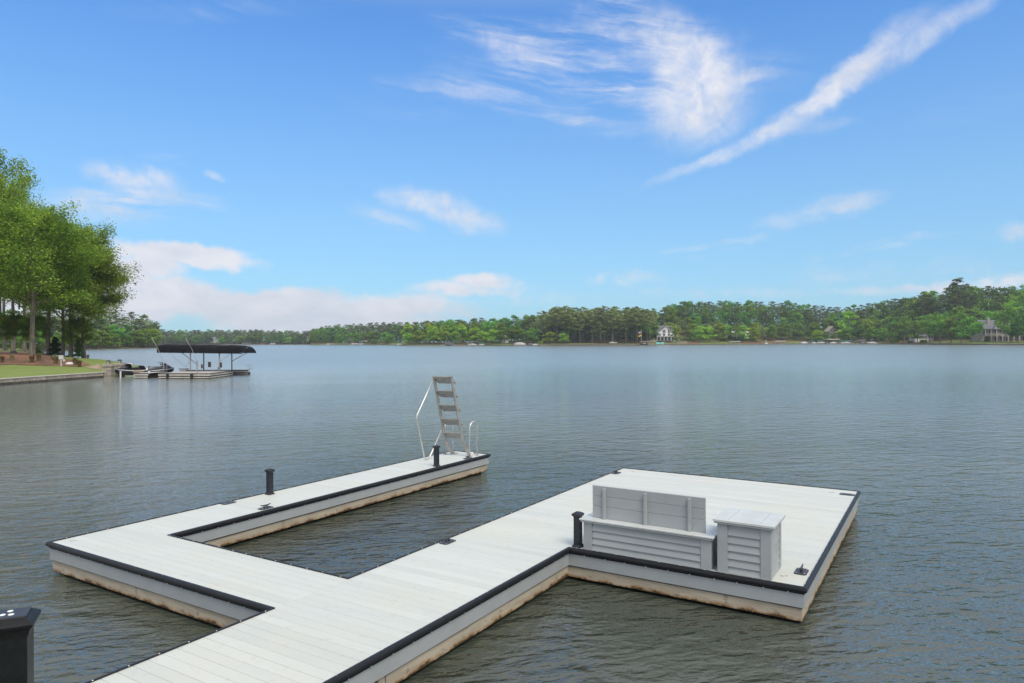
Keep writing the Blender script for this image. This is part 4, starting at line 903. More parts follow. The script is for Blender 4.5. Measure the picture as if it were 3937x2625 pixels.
for q_, (px, py, lab) in enumerate(((641, 1424, 'thin pole with a float at the corner of the neighbour platform'),)):
    p = gp(px, 1434, .5); tag(MB().tube([(0, 0, -.1), (0, 0, 1.35)], .02, 6).build('dock_pole', M['n_post'], None, (p.x, p.y, .5)), lab, 'pole')
# ------------------------------------------------------------------ the main dock
CU, CV = -5.1747, -6.3031; CA, SA = .52589, .85055; DZ = .46; DROT = math.atan2(SA, CA)
def D(u, v, z=0.0): return Vector(((u-CU)*CA-(v-CV)*SA, (u-CU)*SA+(v-CV)*CA, DZ+z))
U1, U2, U3, U4 = 1.125, 3.705, 9.89, 9.956; V0, V1, VD, VE = 4.935, 3.780, -1.751, -4.880; UE = -3.3
# local frame: x=u, y=v, z=0 at the deck top; origin at the near corner
dock = empty('floating_dock', D(0, 0), DROT, 'white-planked floating dock with black bumpers in the foreground', 'dock')
PW = .1435; zt_ = 0.0
def plank_mesh(l): return MB().cbox(.0020, PW-.0020, 0, l, -.028, 0, .0025).mesh('plank', M['plank'])
PMW = plank_mesh(-VD-.004); PMP = plank_mesh(-VE-.004); PMF = plank_mesh(V0-V1); PMB = plank_mesh(V0-.004)
u = .284-PW*40
while u < U3-.03:
    if u > UE:
        wide = u > U2-.06
        me = PMP if wide else PMW
        o = link('plank', me, dock, (u, (VE if wide else VD)+.004, -.0008*random.random()))
        if u+PW > U3+.02: o.scale = ((U3-u)/PW, 1, 1)
    u += PW
u = 0.0
while u < U4-.03:
    full = u < U1-.05
    o = link('plank', PMB if full else PMF, dock, (u, .004 if full else V1, -.0008*random.random()))
    if u+PW > U4: o.scale = ((U4-u)/PW, 1, 1)
    u += PW
# edges: (a, b) with the outside on the right-hand side of a->b
EDG = [((0, V0), (0, 0), 0), ((UE, VD), (U2, VD), 0), ((U2, VD), (U2, VE), 0), ((U2, VE), (U3, VE), 0), ((U3, VE), (U3, 0), 0), ((U3, 0), (U1, 0), 0), ((U1, 0), (U1, V1), 0), ((U1, V1), (U4, V1), 0), ((U4, V1), (U4, V0), 0), ((U4, V0), (0, V0), 0), ((0, 0), (UE, 0), 0)]
cross = lambda a, b: a[0]*b[1]-a[1]*b[0]
prof = [(-.004, .010), (.018, .010), (.034, .002), (.043, -.016), (.045, -.034), (.038, -.052), (.022, -.062), (.010, -.066), (.010, -.084), (.002, -.084), (.002, .0), (-.004, .0)]
prof = [(a-.004, b+.004) for a, b in prof]
n = len(EDG)
scr = MB(); bol = MB()
def nxt(i): return EDG[(i+1) % n] if i < n-1 else None
for i, (a, b, _) in enumerate(EDG):
    L = math.hypot(b[0]-a[0], b[1]-a[1]); an = math.atan2(b[1]-a[1], b[0]-a[0]); d = ((b[0]-a[0])/L, (b[1]-a[1])/L)
    def turn(p, q, r): return cross((q[0]-p[0], q[1]-p[1]), (r[0]-q[0], r[1]-q[1]))
    # convex (outer) corners are mitred outwards, inner corners inwards
    prv = [e for e in EDG if e[1] == a]; nx_ = [e for e in EDG if e[0] == b]
    ca = (1 if turn(prv[0][0], a, b) > 0 else -1) if prv else 0
    cb = (1 if turn(a, b, nx_[0][1]) > 0 else -1) if nx_ else 0
    g = [[(-ca*p[0] if ca else 0, -p[0], p[1]) for p in prof], [(L+cb*p[0], -p[0], p[1]) for p in prof]]
    MB().rings([r[::-1] for r in g], True, True, False).build('bumper', M['bumper'], dock, (a[0], a[1], 0), an)
    ofs = lambda t, e: (-ca*t if e == 0 else L+cb*t)
    # fascia, butted under the bumper
    MB().quadbox([(ofs(.001, 0), -.001, -.245), (ofs(.001, 1), -.001, -.245), (ofs(-.034, 1), .034, -.245), (ofs(-.034, 0), .034, -.245), (ofs(.001, 0), -.001, -.0295), (ofs(.001, 1), -.001, -.0295), (ofs(-.034, 1), .034, -.0295), (ofs(-.034, 0), .034, -.0295)]).build('fascia_board', M['grey_paint'], dock, (a[0], a[1], 0), an)
    s0 = 3.2 if i == 1 else (0 if i != 10 else 0); e1 = L if i != 10 else L-3.2
    t1, t2 = .026, .066
    MB().quadbox([(s0+(-ca*-t1 if s0 == 0 else 0), t1, -.415), (e1+(cb*-t1), t1, -.415), (e1+cb*-t2, t2, -.415), (s0+(ca*t2 if s0 == 0 else 0), t2, -.415), (s0+(ca*t1 if s0 == 0 else 0), t1, -.268), (e1-cb*t1, t1, -.268), (e1-cb*t2, t2, -.268), (s0+(ca*t2 if s0 == 0 else 0), t2, -.268)]).build('beam', M['beam'], dock, (a[0], a[1], 0), an)
    k = .12
    while k < L-.05:
        x0, y0 = a[0]+d[0]*k, a[1]+d[1]*k; nx2, ny2 = d[1], -d[0]
        for (dd, zz, r_) in ((-.006, .0155, .0075),):
            px_, py_ = x0+nx2*dd, y0+ny2*dd; scr.lathe([(r_, zz-.003), (r_, zz+.002), (r_*.5, zz+.0045)], (px_, py_), 6)
        if int(k/.3) % 1 == 0:
            px_, py_ = x0+d[0]*.13+nx2*.010, y0+d[1]*.13+ny2*.010
            bol.quadbox([(px_-d[0]*.008, py_-d[1]*.008, -.082), (px_+d[0]*.008, py_+d[1]*.008, -.082), (px_+d[0]*.008+nx2*.006, py_+d[1]*.008+ny2*.006, -.082), (px_-d[0]*.008+nx2*.006, py_-d[1]*.008+ny2*.006, -.082),
                         (px_-d[0]*.008, py_-d[1]*.008, -.068), (px_+d[0]*.008, py_+d[1]*.008, -.068), (px_+d[0]*.008+nx2*.006, py_+d[1]*.008+ny2*.006, -.068), (px_-d[0]*.008+nx2*.006, py_-d[1]*.008+ny2*.006, -.068)])
        k += .30+.02*math.sin(k*9)
o = scr.build('bumper_screws', M['steel'], dock); o['kind'] = 'stuff'
o = bol.build('bumper_side_screws', M['steel'], dock); o['kind'] = 'stuff'
# joists and floats below
def jo(u0, u1, v0, v1): MB().box(u0, u1, v0, v1, -.24, -.032).build('joist', M['joist'], dock)
for k in range(5): jo(UE+.1, U3-.06, VD+.25+k*.36, VD+.29+k*.36)
for k in range(6): jo(U2+.06, U3-.06, VE+.25+k*.5, VE+.29+k*.5)
for k in range(3): jo(U1+.1, U4-.06, V1+.25+k*.36, V1+.29+k*.36)
for k in range(3): jo(.1+k*.42, .14+k*.42, .06, V0-.06)
def fl(u0, u1, v0, v1): MB().cbox(u0, u1, v0, v1, -.75, -.245, .04).build('float', M['under'], dock)
fl(.14, U1-.1, .1, V0-.14)
for k in range(5): fl(U1+.05+k*1.76, U1+.05+k*1.76+1.62, V1+.12, V0-.12)
for k in range(6):
    if k > 0: fl(UE+.2+k*2.15, UE+.2+k*2.15+1.95, VD+.12, -.12)
for k in range(3): fl(U2+.16+k*2.02, U2+.16+k*2.02+1.9, VE+.14, VD-.05)
# cross posts visible below the walkway
for uu in (-.16, -.30, -.62): MB().box(uu-.045, uu+.045, VD+.03, VD+.12, -.9, -.25).build('support_post', M['beam'], dock)

# capped lamp posts
def lamp_post(u, v, lab):
    r = empty('dock_lamp_post', D(u, v, .001), DROT, lab, 'lamp post', 'black dock lamp posts')
    sq = lambda s, z: [(a*s, b*s, z) for a, b in ((-1, -1), (1, -1), (1, 1), (-1, 1))]
    MB().rings([sq(.066, 0), sq(.066, .012), sq(.056, .026), sq(.050, .034)], True, True, False).build('base_skirt', M['post'], r)
    MB().rings([sq(.047, .02), sq(.047, .435)], True, True, False).build('shaft', M['post'], r)
    MB().rings([sq(.049, .428), sq(.058, .440), sq(.068, .452), sq(.070, .466), sq(.064, .476), sq(.034, .494), sq(.030, .497)], True, True, False).build('cap', M['post'], r)
    MB().cbox(.048, .058, -.02, .02, .29, .42, .003).build('lamp_lens', M['plate'], r)
    return r
lamp_post(3.83, -1.835, 'black capped post beside the left end of the bench')
lamp_post(3.85, 4.80, 'black capped post in the middle of the long finger')
lamp_post(7.89, 3.88, 'black capped post beside the swim ladder')

# cleats
def cleat(u, v, rz, lab, horn=True):
    r = empty('dock_cleat', D(u, v, .0005), DROT+rz, lab, 'cleat', 'cleats on the dock')
    MB().rings([[(a*s*.13, b*s*.075, z) for a, b in ((-1, -.75), (-.75, -1), (.75, -1), (1, -.75), (1, .75), (.75, 1), (-.75, 1), (-1, .75))] for s, z in ((1, 0), (1, .008), (.93, .014))], True, True, False).build('base_plate', M['cleat'], r)
    if horn:
        for s in (-1, 1): MB().tube([(s*.035, 0, .01), (s*.03, 0, .05)], [.014, .011], 6).build('foot', M['cleat'], r)
        MB().tube([(-.11, 0, .068), (-.05, 0, .055), (0, 0, .052), (.05, 0, .055), (.11, 0, .068)], [.007, .012, .014, .012, .007], 7).build('horn', M['cleat'], r)
    for a, b in ((-1, -1), (1, -1), (1, 1), (-1, 1)): MB().lathe([(.008, .012), (.008, .017), (.004, .019)], (a*.095, b*.05), 6).build('bolt', M['steel'], r)
cleat(9.16, 3.88, 0, 'cleat on the finger edge just before the ladder feet'); cleat(3.05, 3.93, 0, 'cleat on the inner edge of the long finger'); cleat(2.96, 4.84, 0, 'flat folded cleat on the outer edge of the long finger', False)
cleat(3.04, -.10, 0, 'cleat on the walkway edge facing the slip'); cleat(9.25, -.10, 0, 'cleat at the far left corner of the platform'); cleat(9.47, -4.73, PI/2, 'flat folded cleat at the far right corner of the platform', False); cleat(4.30, -4.755, 0, 'cleat at the near right corner by the storage box')
for u, v, lab in ((4.03, -4.60, 'small round deck fitting beside the storage box'), (9.62, -.35, 'small round fitting near the far left platform corner'), (9.55, -4.45, 'small round fitting near the far right platform corner'), (.22, 4.72, 'small round fitting at the left corner of the dock')):
    rr = MB(); 
    rr.tube([(.04*math.cos(a), .026*math.sin(a), .004) for a in [2*PI*k/16 for k in range(17)]], .004, 5)
    tag(rr.build('deck_fitting', M['alu_tube'], None, D(u, v, .001)), lab, 'deck fitting', 'round deck fittings')

# bench with a slatted box seat
GP = M['grey_paint']
def box_unit(r, u0, u1, v0, v1, h, nb, first, step, lid, name_lid='lid', side_boards=True):
    """u: depth, v: length (v0 > v1); corner boards, lap siding, moulded lid"""
    cw = .13
    core = MB().box(u0+.035, u1-.03, v1+.03, v0-.03, .0, h-.04).build('core', M['joist'], r)
    for v in (v0, v1+cw):                                   # front and back corner boards
        MB().cbox(u0, u0+.028, v-cw, v, .0, h, .003).build('corner_board', GP, r); MB().cbox(u1-.028, u1, v-cw, v, .0, h, .003).build('corner_board', GP, r)
    for v, s in ((v1, 1), (v0, -1)):                        # end corner boards
        a, b = sorted((v+.0*s, v+.024*s))
        MB().cbox(u0+.0285, u0+.095, a, b, .0, h, .003).build('corner_board', GP, r); MB().cbox(u1-.095, u1-.0285, a, b, .0, h, .003).build('corner_board', GP, r)
    zs = [h] + [first-step*k for k in range(nb)]
    for k in range(nb):
        zt2 = zs[k]-(.0 if k == 0 else -.012); zb2 = max(zs[k+1], 0.004)
        for uf, sg in ((u0, 1), (u1, -1)):
            tk = .004+.010; P = [(uf+sg*.003, v1+cw+.002, zb2), (uf+sg*.003, v0-cw-.002, zb2), (uf+sg*.030, v0-cw-.002, zb2), (uf+sg*.030, v1+cw+.002, zb2), (uf+sg*.029, v1+cw+.002, zt2), (uf+sg*.029, v0-cw-.002, zt2), (uf+sg*.030, v0-cw-.002, zt2), (uf+sg*.030, v1+cw+.002, zt2)]
            if sg < 0: P = [P[i] for i in (1, 0, 3, 2, 5, 4, 7, 6)]
            MB().quadbox(P).build('siding_board', GP, r)
        for vf, sg in ((v1, 1), (v0, -1)):
            P = [(u0+.096, vf+sg*.004, zb2), (u1-.096, vf+sg*.004, zb2), (u1-.096, vf+sg*.030, zb2), (u0+.096, vf+sg*.030, zb2), (u0+.096, vf+sg*.017, zt2), (u1-.096, vf+sg*.017, zt2), (u1-.096, vf+sg*.030, zt2), (u0+.096, vf+sg*.030, zt2)]
            if sg < 0: P = [P[i] for i in (1, 0, 3, 2, 5, 4, 7, 6)]
            MB().quadbox(P).build('siding_board', GP, r)
    ov = .045; z0, z1 = lid
    rg_ = lambda e, z: [(u0-e, v1-e, z), (u1+e, v1-e, z), (u1+e, v0+e, z), (u0-e, v0+e, z)]
    MB().rings([rg_(.012, z0), rg_(.03, z0), rg_(.034, z0+.014), rg_(.022, z0+.018), rg_(.024, z0+.022), rg_(ov, z0+.026), rg_(ov, z1-.005), rg_(ov-.005, z1)], True, True, False).build('lid_moulding', M['grey_lid'], r)
    return ov
bench = empty('storage_bench', D(3.75, -1.96, .0), DROT, 'light grey storage bench with a slatted side and three-board backrest', 'bench')
def B(mb_name, mb, m, par): return mb.build(mb_name, m, par)
box_unit(bench, 0, .52, 0, -1.80, .395, 4, .285, .095, (.395, .44))
bk = bench; v0b, v1b = -.09, -1.70
for k, (z0, z1) in enumerate(((.442, .607), (.611, .750), (.754, .895))): MB().cbox(.115, .140, v1b, v0b, z0, z1, .003).build('backrest_board', GP, bench)
for v in (-.27, -.875, -1.485): MB().cbox(.078, .1145, v-.032, v+.012, .4405, .868, .004).build('backrest_batten', GP, bench)
box = empty('storage_box', D(3.76, -3.84, .0), DROT, 'tall light grey storage box with slatted sides right of the bench', 'storage box')
box_unit(box, 0, .62, 0, -.66, .625, 6, .485, .098, (.625, .68))
for v in (-.14, -.53): MB().box(-.03, .65, v-.0025, v+.0025, .680, .6812).build('lid_seam', M['grey_paint'], box)

# flip-up swim ladder
lad = empty('swim_ladder', D(0, 0), DROT, 'aluminium swim ladder with five treads folded upright on the finger end', 'ladder')
vl, vr = 4.61, 4.17
for vv in (vl, vr):
    o_ = 0.0 if vv == vl else .14
    a = (8.69+o_, vv, 2.07); b = (9.20+o_, vv, .26); dx_, dz_ = (b[0]-a[0]), (b[2]-a[2]); ll = math.hypot(dx_, dz_); nxu, nzu = -dz_/ll, dx_/ll; w2 = .042
    MB().quadbox([(b[0], vv-.015, b[2]), (b[0]+nxu*w2*2, vv-.015, b[2]+nzu*w2*2), (b[0]+nxu*w2*2, vv+.015, b[2]+nzu*w2*2), (b[0], vv+.015, b[2]), (a[0], vv-.015, a[2]), (a[0]+nxu*w2*2, vv-.015, a[2]+nzu*w2*2), (a[0]+nxu*w2*2, vv+.015, a[2]+nzu*w2*2), (a[0], vv+.015, a[2])]).build('stringer', M['alu'], lad)
    e = 9.20+o_
    MB().rings([[(x, vv+s, z) for x, z in ((e-.01, .40), (e+.09, .36), (e+.16, .20), (e+.30, .10), (e+.40, .02), (e+.32, .004), (e+.20, .03), (e+.06, .16), (e-.01, .28))] for s in (-.022, -.016)], True, True, False).build('hinge_plate', M['alu'], lad)
    MB().box(e+.24, e+.50, vv-.05, vv+.05, .0, .014).build('foot_plate', M['alu'], lad)
for k in range(5):
    t = (0, .25, .5, .75, 1.0)[k]; ul = 8.69+t*.40; zl = 2.07-t*1.44
    tr = empty('tread', (0, 0, 0)); tr.parent = lad
    p = lambda s, w_, dz=0.0: ((ul+.14*w_)+.235*s, vl+(vr-vl)*w_, zl-.17*s+dz)
    def bar(s0, w0, s1, w1, th=.012, hgt=.022):
        q = [p(s0, w0), p(s1, w0), p(s1, w1), p(s0, w1)]
        return MB().quadbox([(x, y, z-hgt) for x, y, z in q]+[(x, y, z) for x, y, z in q])
    bar(0, 0, .10, 1).build('nosing', M['alu'], tr); bar(.92, .0, 1.0, 1).build('rear_bar', M['alu'], tr)
    bar(.1, 0, .92, .045).build('end_bar', M['alu'], tr); bar(.1, .955, .92, 1.0).build('end_bar', M['alu'], tr)
    gr = MB()
    for j in range(13):
        w0 = .06+j*.07; q = [p(.1, w0), p(.92, w0), p(.92, w0+.036), p(.1, w0+.036)]; gr.quadbox([(x, y, z-.016) for x, y, z in q]+[(x, y, z-.003) for x, y, z in q])
    for j in range(4):
        s0 = .22+j*.17; q = [p(s0, .045), p(s0+.05, .045), p(s0+.05, .955), p(s0, .955)]; gr.quadbox([(x, y, z-.014) for x, y, z in q]+[(x, y, z-.0045) for x, y, z in q])
    gr.build('tread_grating', M['alu'], tr)
hp = [(8.705, 1.95), (8.40, 1.55), (8.10, 1.16), (8.075, 1.10), (8.08, 1.03), (8.30, .30), (8.355, .10), (8.39, .045), (8.44, .022), (8.52, .03), (8.57, .06), (8.63, .12), (9.07, .68)]
MB().tube([(a, vl+.02, b) for a, b in hp], .019, 9).build('handrail', M['alu_tube'], lad)
for vv, uu in ((3.96, 9.36), (4.80, 9.44)):
    loop = [(uu, vv, .0), (uu, vv, .72)] + [(uu+.165-.165*math.cos(a), vv, .72+.16*math.sin(a)) for a in [PI*k/8 for k in range(1, 8)]] + [(uu+.33, vv, .72), (uu+.33, vv, 0)]
    h_ = empty('grab_rail', D(0, 0), DROT, 'looped grab rail on the near side of the ladder' if vv < 4.2 else 'looped grab rail on the far side of the ladder', 'grab rail', 'grab rails beside the swim ladder')
    MB().tube(loop, .019, 9).build('rail', M['alu_tube'], h_)
    for q_ in (uu, uu+.33): MB().cbox(q_-.05, q_+.05, vv-.05, vv+.05, .0, .012, .003).build('flange', M['alu'], h_)
for u, v, lab in ((9.55, 4.04, 'small white hose reel on the finger end'), ):
    tag(MB().cbox(-.05, .05, -.04, .04, 0, .09, .012).build('rope_block', M['white'], None, D(u, v), DROT), 'small white block beside the near grab rail', 'block')

# ------------------------------------------------------------------ near railing post (bottom left)
yaw_p = math.radians(24); Yp = 2.72; xp = X(44, Yp)
tz = Z(70, 2370, Yp)
rp = empty('railing_post', (xp, Yp, 1.25), yaw_p, 'black railing post with a solar lamp cap in the bottom left corner', 'railing post'); tz -= 1.25
sq = lambda s, z: [(a*s, b*s, z) for a, b in ((-1, -1), (1, -1), (1, 1), (-1, 1))]
MB().rings([sq(.058, 0), sq(.058, tz-.035)], True, True, False).build('shaft', M['post_near'], rp)
MB().rings([sq(.062, tz-.062), sq(.066, tz-.045), sq(.072, tz-.032), sq(.078, tz-.028), sq(.080, tz-.016), sq(.074, tz-.008), sq(.055, tz+.006)], True, True, False).build('cap', M['post_near'], rp)
MB().rings([sq(.053, tz+.005), sq(.053, tz+.013), sq(.050, tz+.015)], True, True, False).build('solar_panel', M['solar'], rp)
for a, b in ((-.030, -.012), (-.012, .022), (-.001, -.020)): MB().lathe([(.0105, tz+.0140), (.0105, tz+.0165), (.006, tz+.0175)], (a, b), 12).build('led', M['led'], rp)
rl = MB().cbox(-1.6, -.066, -.045, .045, tz-.26, tz-.215, .006)
rail = tag(rl.build('railing', M['post_near'], None, (xp, Yp, 1.25), yaw_p+.30), 'black top rail running left from the solar capped post', 'railing')
MB().box(-1.6, -.066, -.02, .02, tz-.95, tz-.91).build('lower_rail', M['post_near'], rail)
for k in range(12): MB().box(-.17-k*.115, -.15-k*.115, -.01, .01, tz-.915, tz-.255).build('baluster', M['post_near'], rail)
lnd = empty('upper_landing', (xp-1.0, Yp-.6, 1.25), yaw_p, 'grey shore landing under the railing post, below the frame', 'landing')
for k in range(8): MB().box(-1.2, 1.12, .8-.15*k-.146, .8-.15*k, -.04, 0).build('plank', M['plank'], lnd)
for a, b in ((-1.1, .7), (1.0, .7), (-1.1, -.3), (1.0, -.3)): MB().box(a-.06, a+.06, b-.06, b+.06, -1.8, -.041).build('support_post', M['joist'], lnd)
MB
# ------------------------------------------------------------------ buildings and docks on the far shore
M['h_white'] = pm('white_siding', (.72, .73, .73), (.64, .65, .66), 1, .7, .1)
M['h_roof'] = pm('grey_shingle_roof', (.17, .185, .20), (.13, .14, .155), 1, .85, .2)
M['h_glass'] = pm('dark_window_glass', (.02, .025, .03), (.05, .055, .06), 1, .1)
M['h_stone'] = pm('tan_fieldstone', (.42, .37, .33), (.30, .27, .25), 2, .85, .5)
M['h_brown'] = pm('brown_siding', (.16, .13, .11), (.11, .09, .08), 1, .8)
M['teal'] = pm('dark_green_canvas', (.015, .14, .10), (.02, .11, .085), 1, .7)
M['teal_chair'] = pm('turquoise_plastic', (.20, .62, .62), (.16, .55, .56), 1, .5)
M['beige'] = pm('beige_canvas', (.42, .38, .31), (.35, .32, .26), 1, .8)
M['grey_can'] = pm('grey_canvas', (.17, .18, .20), (.12, .13, .15), 1, .8)
M['red'] = pm('dark_red_canvas', (.28, .05, .05), (.22, .04, .04), 1, .7)
M['blue'] = pm('blue_canvas', (.06, .20, .42), (.05, .16, .35), 1, .7)
M['white_can'] = pm('white_canvas', (.60, .62, .62), (.5, .52, .53), 1, .7)
M['yellow'] = pm('yellow_flag_cloth', (.75, .52, .03), (.68, .47, .03), 1, .7)
M['flag_red'] = pm('flag_red_cloth', (.45, .03, .04), None, 1, .7); M['flag_blue'] = pm('flag_blue_cloth', (.03, .05, .22), None, 1, .7)
M['flag_white'] = pm('flag_white_cloth', (.7, .7, .7), None, 1, .7)
def gable(mb, x0, x1, y0, y1, zb_, zr, ov=.5, th=.18):      # roof slabs, ridge along y
    xm = (x0+x1)/2
    for s, xe in ((-1, x0-ov), (1, x1+ov)):
        sl = (zr-zb_)/((x1-x0)/2); ze = zb_-sl*ov
        P = [(xe, y0-ov, ze), (xm, y0-ov, zr), (xm, y1+ov, zr), (xe, y1+ov, ze)]
        if s > 0: P = [P[1], P[0], P[3], P[2]]
        mb.quadbox([(a, b, c) for a, b, c in P]+[(a, b, c+th) for a, b, c in P])
    return mb
def gable_x(mb, x0, x1, y0, y1, zb_, zr, ov=.4, th=.18):    # ridge along x
    ym = (y0+y1)/2; sl = (zr-zb_)/((y1-y0)/2)
    for s, ye in ((-1, y0-ov), (1, y1+ov)):
        ze = zb_-sl*ov; P = [(x0-ov, ye, ze), (x1+ov, ye, ze), (x1+ov, ym, zr), (x0-ov, ym, zr)]
        if s > 0: P = [P[3], P[2], P[1], P[0]]
        mb.quadbox([(a, b, c) for a, b, c in P]+[(a, b, c+th) for a, b, c in P])
    return mb
def win(parent, x0, x1, z0, z1, y, bars=1, fm='h_white'):
    f = MB(); t = .09
    f.box(x0-t, x1+t, y-.09, y-.01, z1, z1+t); f.box(x0-t, x1+t, y-.09, y-.01, z0-t, z0); f.box(x0-t, x0, y-.09, y-.01, z0, z1); f.box(x1, x1+t, y-.09, y-.01, z0, z1)
    for k in range(1, bars+1): xb = x0+(x1-x0)*k/(bars+1); f.box(xb-.03, xb+.03, y-.07, y-.01, z0, z1)
    w_ = f.build('window', M[fm], parent); MB().box(x0, x1, y-.045, y-.004, z0, z1).build('pane', M['h_glass'], w_); return w_
# white gabled house
Yh = 531.0; xh = X(2569, Yh); zh = Z(2569, 1309.5, Yh)
h = empty('lake_house', (xh, Yh, zh), math.radians(-2), 'white two-gabled lake house with tall windows above a columned deck', 'house')
MB().box(-7.8, 5.2, 2.6, 12, 0, 6.0).build('wall', M['h_white'], h)
MB().exty([(-7.8, 6.0), (5.2, 6.0), (-1.3, 10.6)], 2.61, 3.0).build('gable_wall', M['h_white'], h)
rf = gable(MB(), -7.8, 5.2, 2.6, 12, 6.0, 10.7, .5).build('roof', M['h_white'], h); gable_x(MB(), -6.2, 5.5, 7, 13, 7.6, 11.6, .3).build('rear_roof', M['h_roof'], h)
sh = MB()
for s in (-1, 1):
    P = [(-1.3+s*.4, 2.4, 10.72), (-1.3+s*6.8, 2.4, 5.95), (-1.3+s*6.8, 12.3, 5.95), (-1.3+s*.4, 12.3, 10.72)]
    if s < 0: P = P[::-1]
    sh.quadbox([(a, b, c+.14) for a, b, c in P]+[(a, b, c+.24) for a, b, c in P])
sh.build('roof_shingles', M['h_roof'], rf)
MB().box(-7.6, -6.6, 5, 6, 6, 9.2).build('chimney', M['h_white'], h)
for x0, x1, z0, z1 in ((-3.6, -2.7, 5.9, 8.2), (-2.5, -1.6, 5.9, 8.6), (.3, 1.2, 5.9, 8.6), (1.4, 2.3, 5.9, 8.0), (-3.6, -1.7, 3.7, 5.5), (.2, 1.9, 3.7, 5.5), (3.3, 4.4, 4.0, 5.3), (-6.8, -5.0, 3.8, 5.2)): win(h, x0, x1, z0, z1, 2.6)
MB().box(-8.6, 8.3, -.6, 2.6, 3.25, 3.55).build('deck', M['h_white'], h)
for xx in (-8.4, -5.7, -3.0, -.3, 2.4, 5.0, 8.1): MB().box(xx-.16, xx+.16, -.5, -.2, 0, 3.25).build('column', M['h_white'], h)
for x0, x1 in ((-7.9, -6.1), (-5.2, -3.4), (-2.5, -.8), (.2, 1.9), (2.9, 4.5)): win(h, x0, x1, .2, 2.7, 2.6)
rb = MB(); [rb.box(x-.03, x+.03, -.55, -.5, 3.55, 4.5) for x in np.arange(-8.5, 8.3, .5)]; rb.box(-8.6, 8.3, -.57, -.48, 4.45, 4.53); rb.build('railing', M['h_white'], h)
um = empty('patio_umbrella', (xh-6.6, Yh+.9, zh+3.55), 0, 'turquoise parasol on the deck of the gabled house', 'parasol'); MB().tube([(0, 0, 0), (0, 0, 2.4)], .04, 5).build('pole', M['h_white'], um); MB().rings([[(1.3*s*math.cos(a), 1.3*s*math.sin(a), z) for a in [2*PI*k/8 for k in range(8)]] for s, z in ((1, 2.1), (.05, 2.6))], True, True, False).build('canopy', M['teal_chair'], um)
# stone terrace wall and pale rocks
def rub(px0, px1, py, h_, doff, lab, m='h_stone'):
    Y = ip((px0+px1)/2, Lm['shore'])+doff; z = far_z(Lm, (px0+px1)/2, Y); r = empty('rock_wall', (X(px0, Y), Y, z), 0, lab, 'wall'); x = 0; rd = random.Random(px0); L = X(px1, Y)-X(px0, Y)
    while x < L:
        l = rd.uniform(.8, 1.8)
        for lv in range(2): MB().cbox(x+.04, x+l-.04, 0, .7, lv*h_*.5-.3*(lv == 0), lv*h_*.5+h_*.5-.05+rd.uniform(-.1, .1), .06).build('stone', M[m], r)
        x += l
rub(2540, 2640, 1313, 1.0, 20, 'stone terrace wall at the foot of the gabled house'); rub(2500, 2528, 1300, 1.8, 34, 'pale rock outcrop left of the gabled house')
# arched stone house at the right
Yr = 432.0; xr = X(3788, Yr); zr_ = Z(3800, 1311.5, Yr)
h = empty('stone_house', (xr, Yr, zr_), math.radians(0), 'grey-roofed stone house with arches and a columned porch at the right edge', 'house')
MB().box(0.2, 36, 3.2, 14, 0, 7.4).build('wall', M['h_stone'], h)
MB().box(0, 36.2, -.1, 3.2, 3.7, 4.2).build('porch_floor', M['h_stone'], h); MB().box(0, 36.2, -.1, 3.2, 7.35, 7.75).build('porch_beam', M['h_white'], h)
for k in range(11):
    xx = .25+k*3.5
    MB().box(xx-.3, xx+.3, -.05, .5, 0, 3.7).build('pier', M['h_stone'], h); MB().box(xx-.18, xx+.18, 0, .36, 4.2, 7.35).build('column', M['h_white'], h)
    if k < 10:
        x0, x1 = xx+.3, xx+3.2; arch = [(x0, 3.7), (x0, 2.4)]+[(x0+(x1-x0)*(.5-.5*math.cos(a)), 2.4+1.05*math.sin(a)) for a in [PI*i/8 for i in range(1, 8)]]+[(x1, 2.4), (x1, 3.7)]
        MB().exty(arch, -.02, .45).build('arch', M['h_stone'], h); win(h, x0+.3, x1-.3, .1, 2.7, 3.2, 1); win(h, x0+.3, x1-.3, 4.4, 6.9, 3.2, 1)
        rb = MB(); rb.box(x0-.1, x1+.1, .05, .12, 5.05, 5.14); [rb.box(x-.02, x+.02, .07, .10, 4.2, 5.05) for x in np.arange(x0, x1, .3)]; rb.build('railing', M['h_white'], h)
r1 = gable_x(MB(), -.2, 36.2, -.2, 14.2, 7.8, 13.2, .5).build('roof', M['h_roof'], h)
MB().exty([(4.2, 7.8), (16.2, 7.8), (10.2, 12.6)], -.8, 6).build('gable_wall', M['h_white'], h); MB().exty([(6.2, 8.3), (14.2, 8.3), (12.9, 9.6), (7.5, 9.6)], -.86, -.81).build('gable_window', M['h_glass'], h)
gable(MB(), 4.2, 16.2, -.8, 6, 7.8, 12.7, .5).build('gable_roof', M['h_roof'], h); MB().box(3.6, 5.0, 3, 4.4, 7.8, 14.6).build('chimney', M['h_stone'], h)
st = MB(); [st.box(-2.6+k*.26, .0, .2, 1.8, 0+k*.38, .38+k*.38) for k in range(10)]; st.build('stair', M['h_stone'], h)
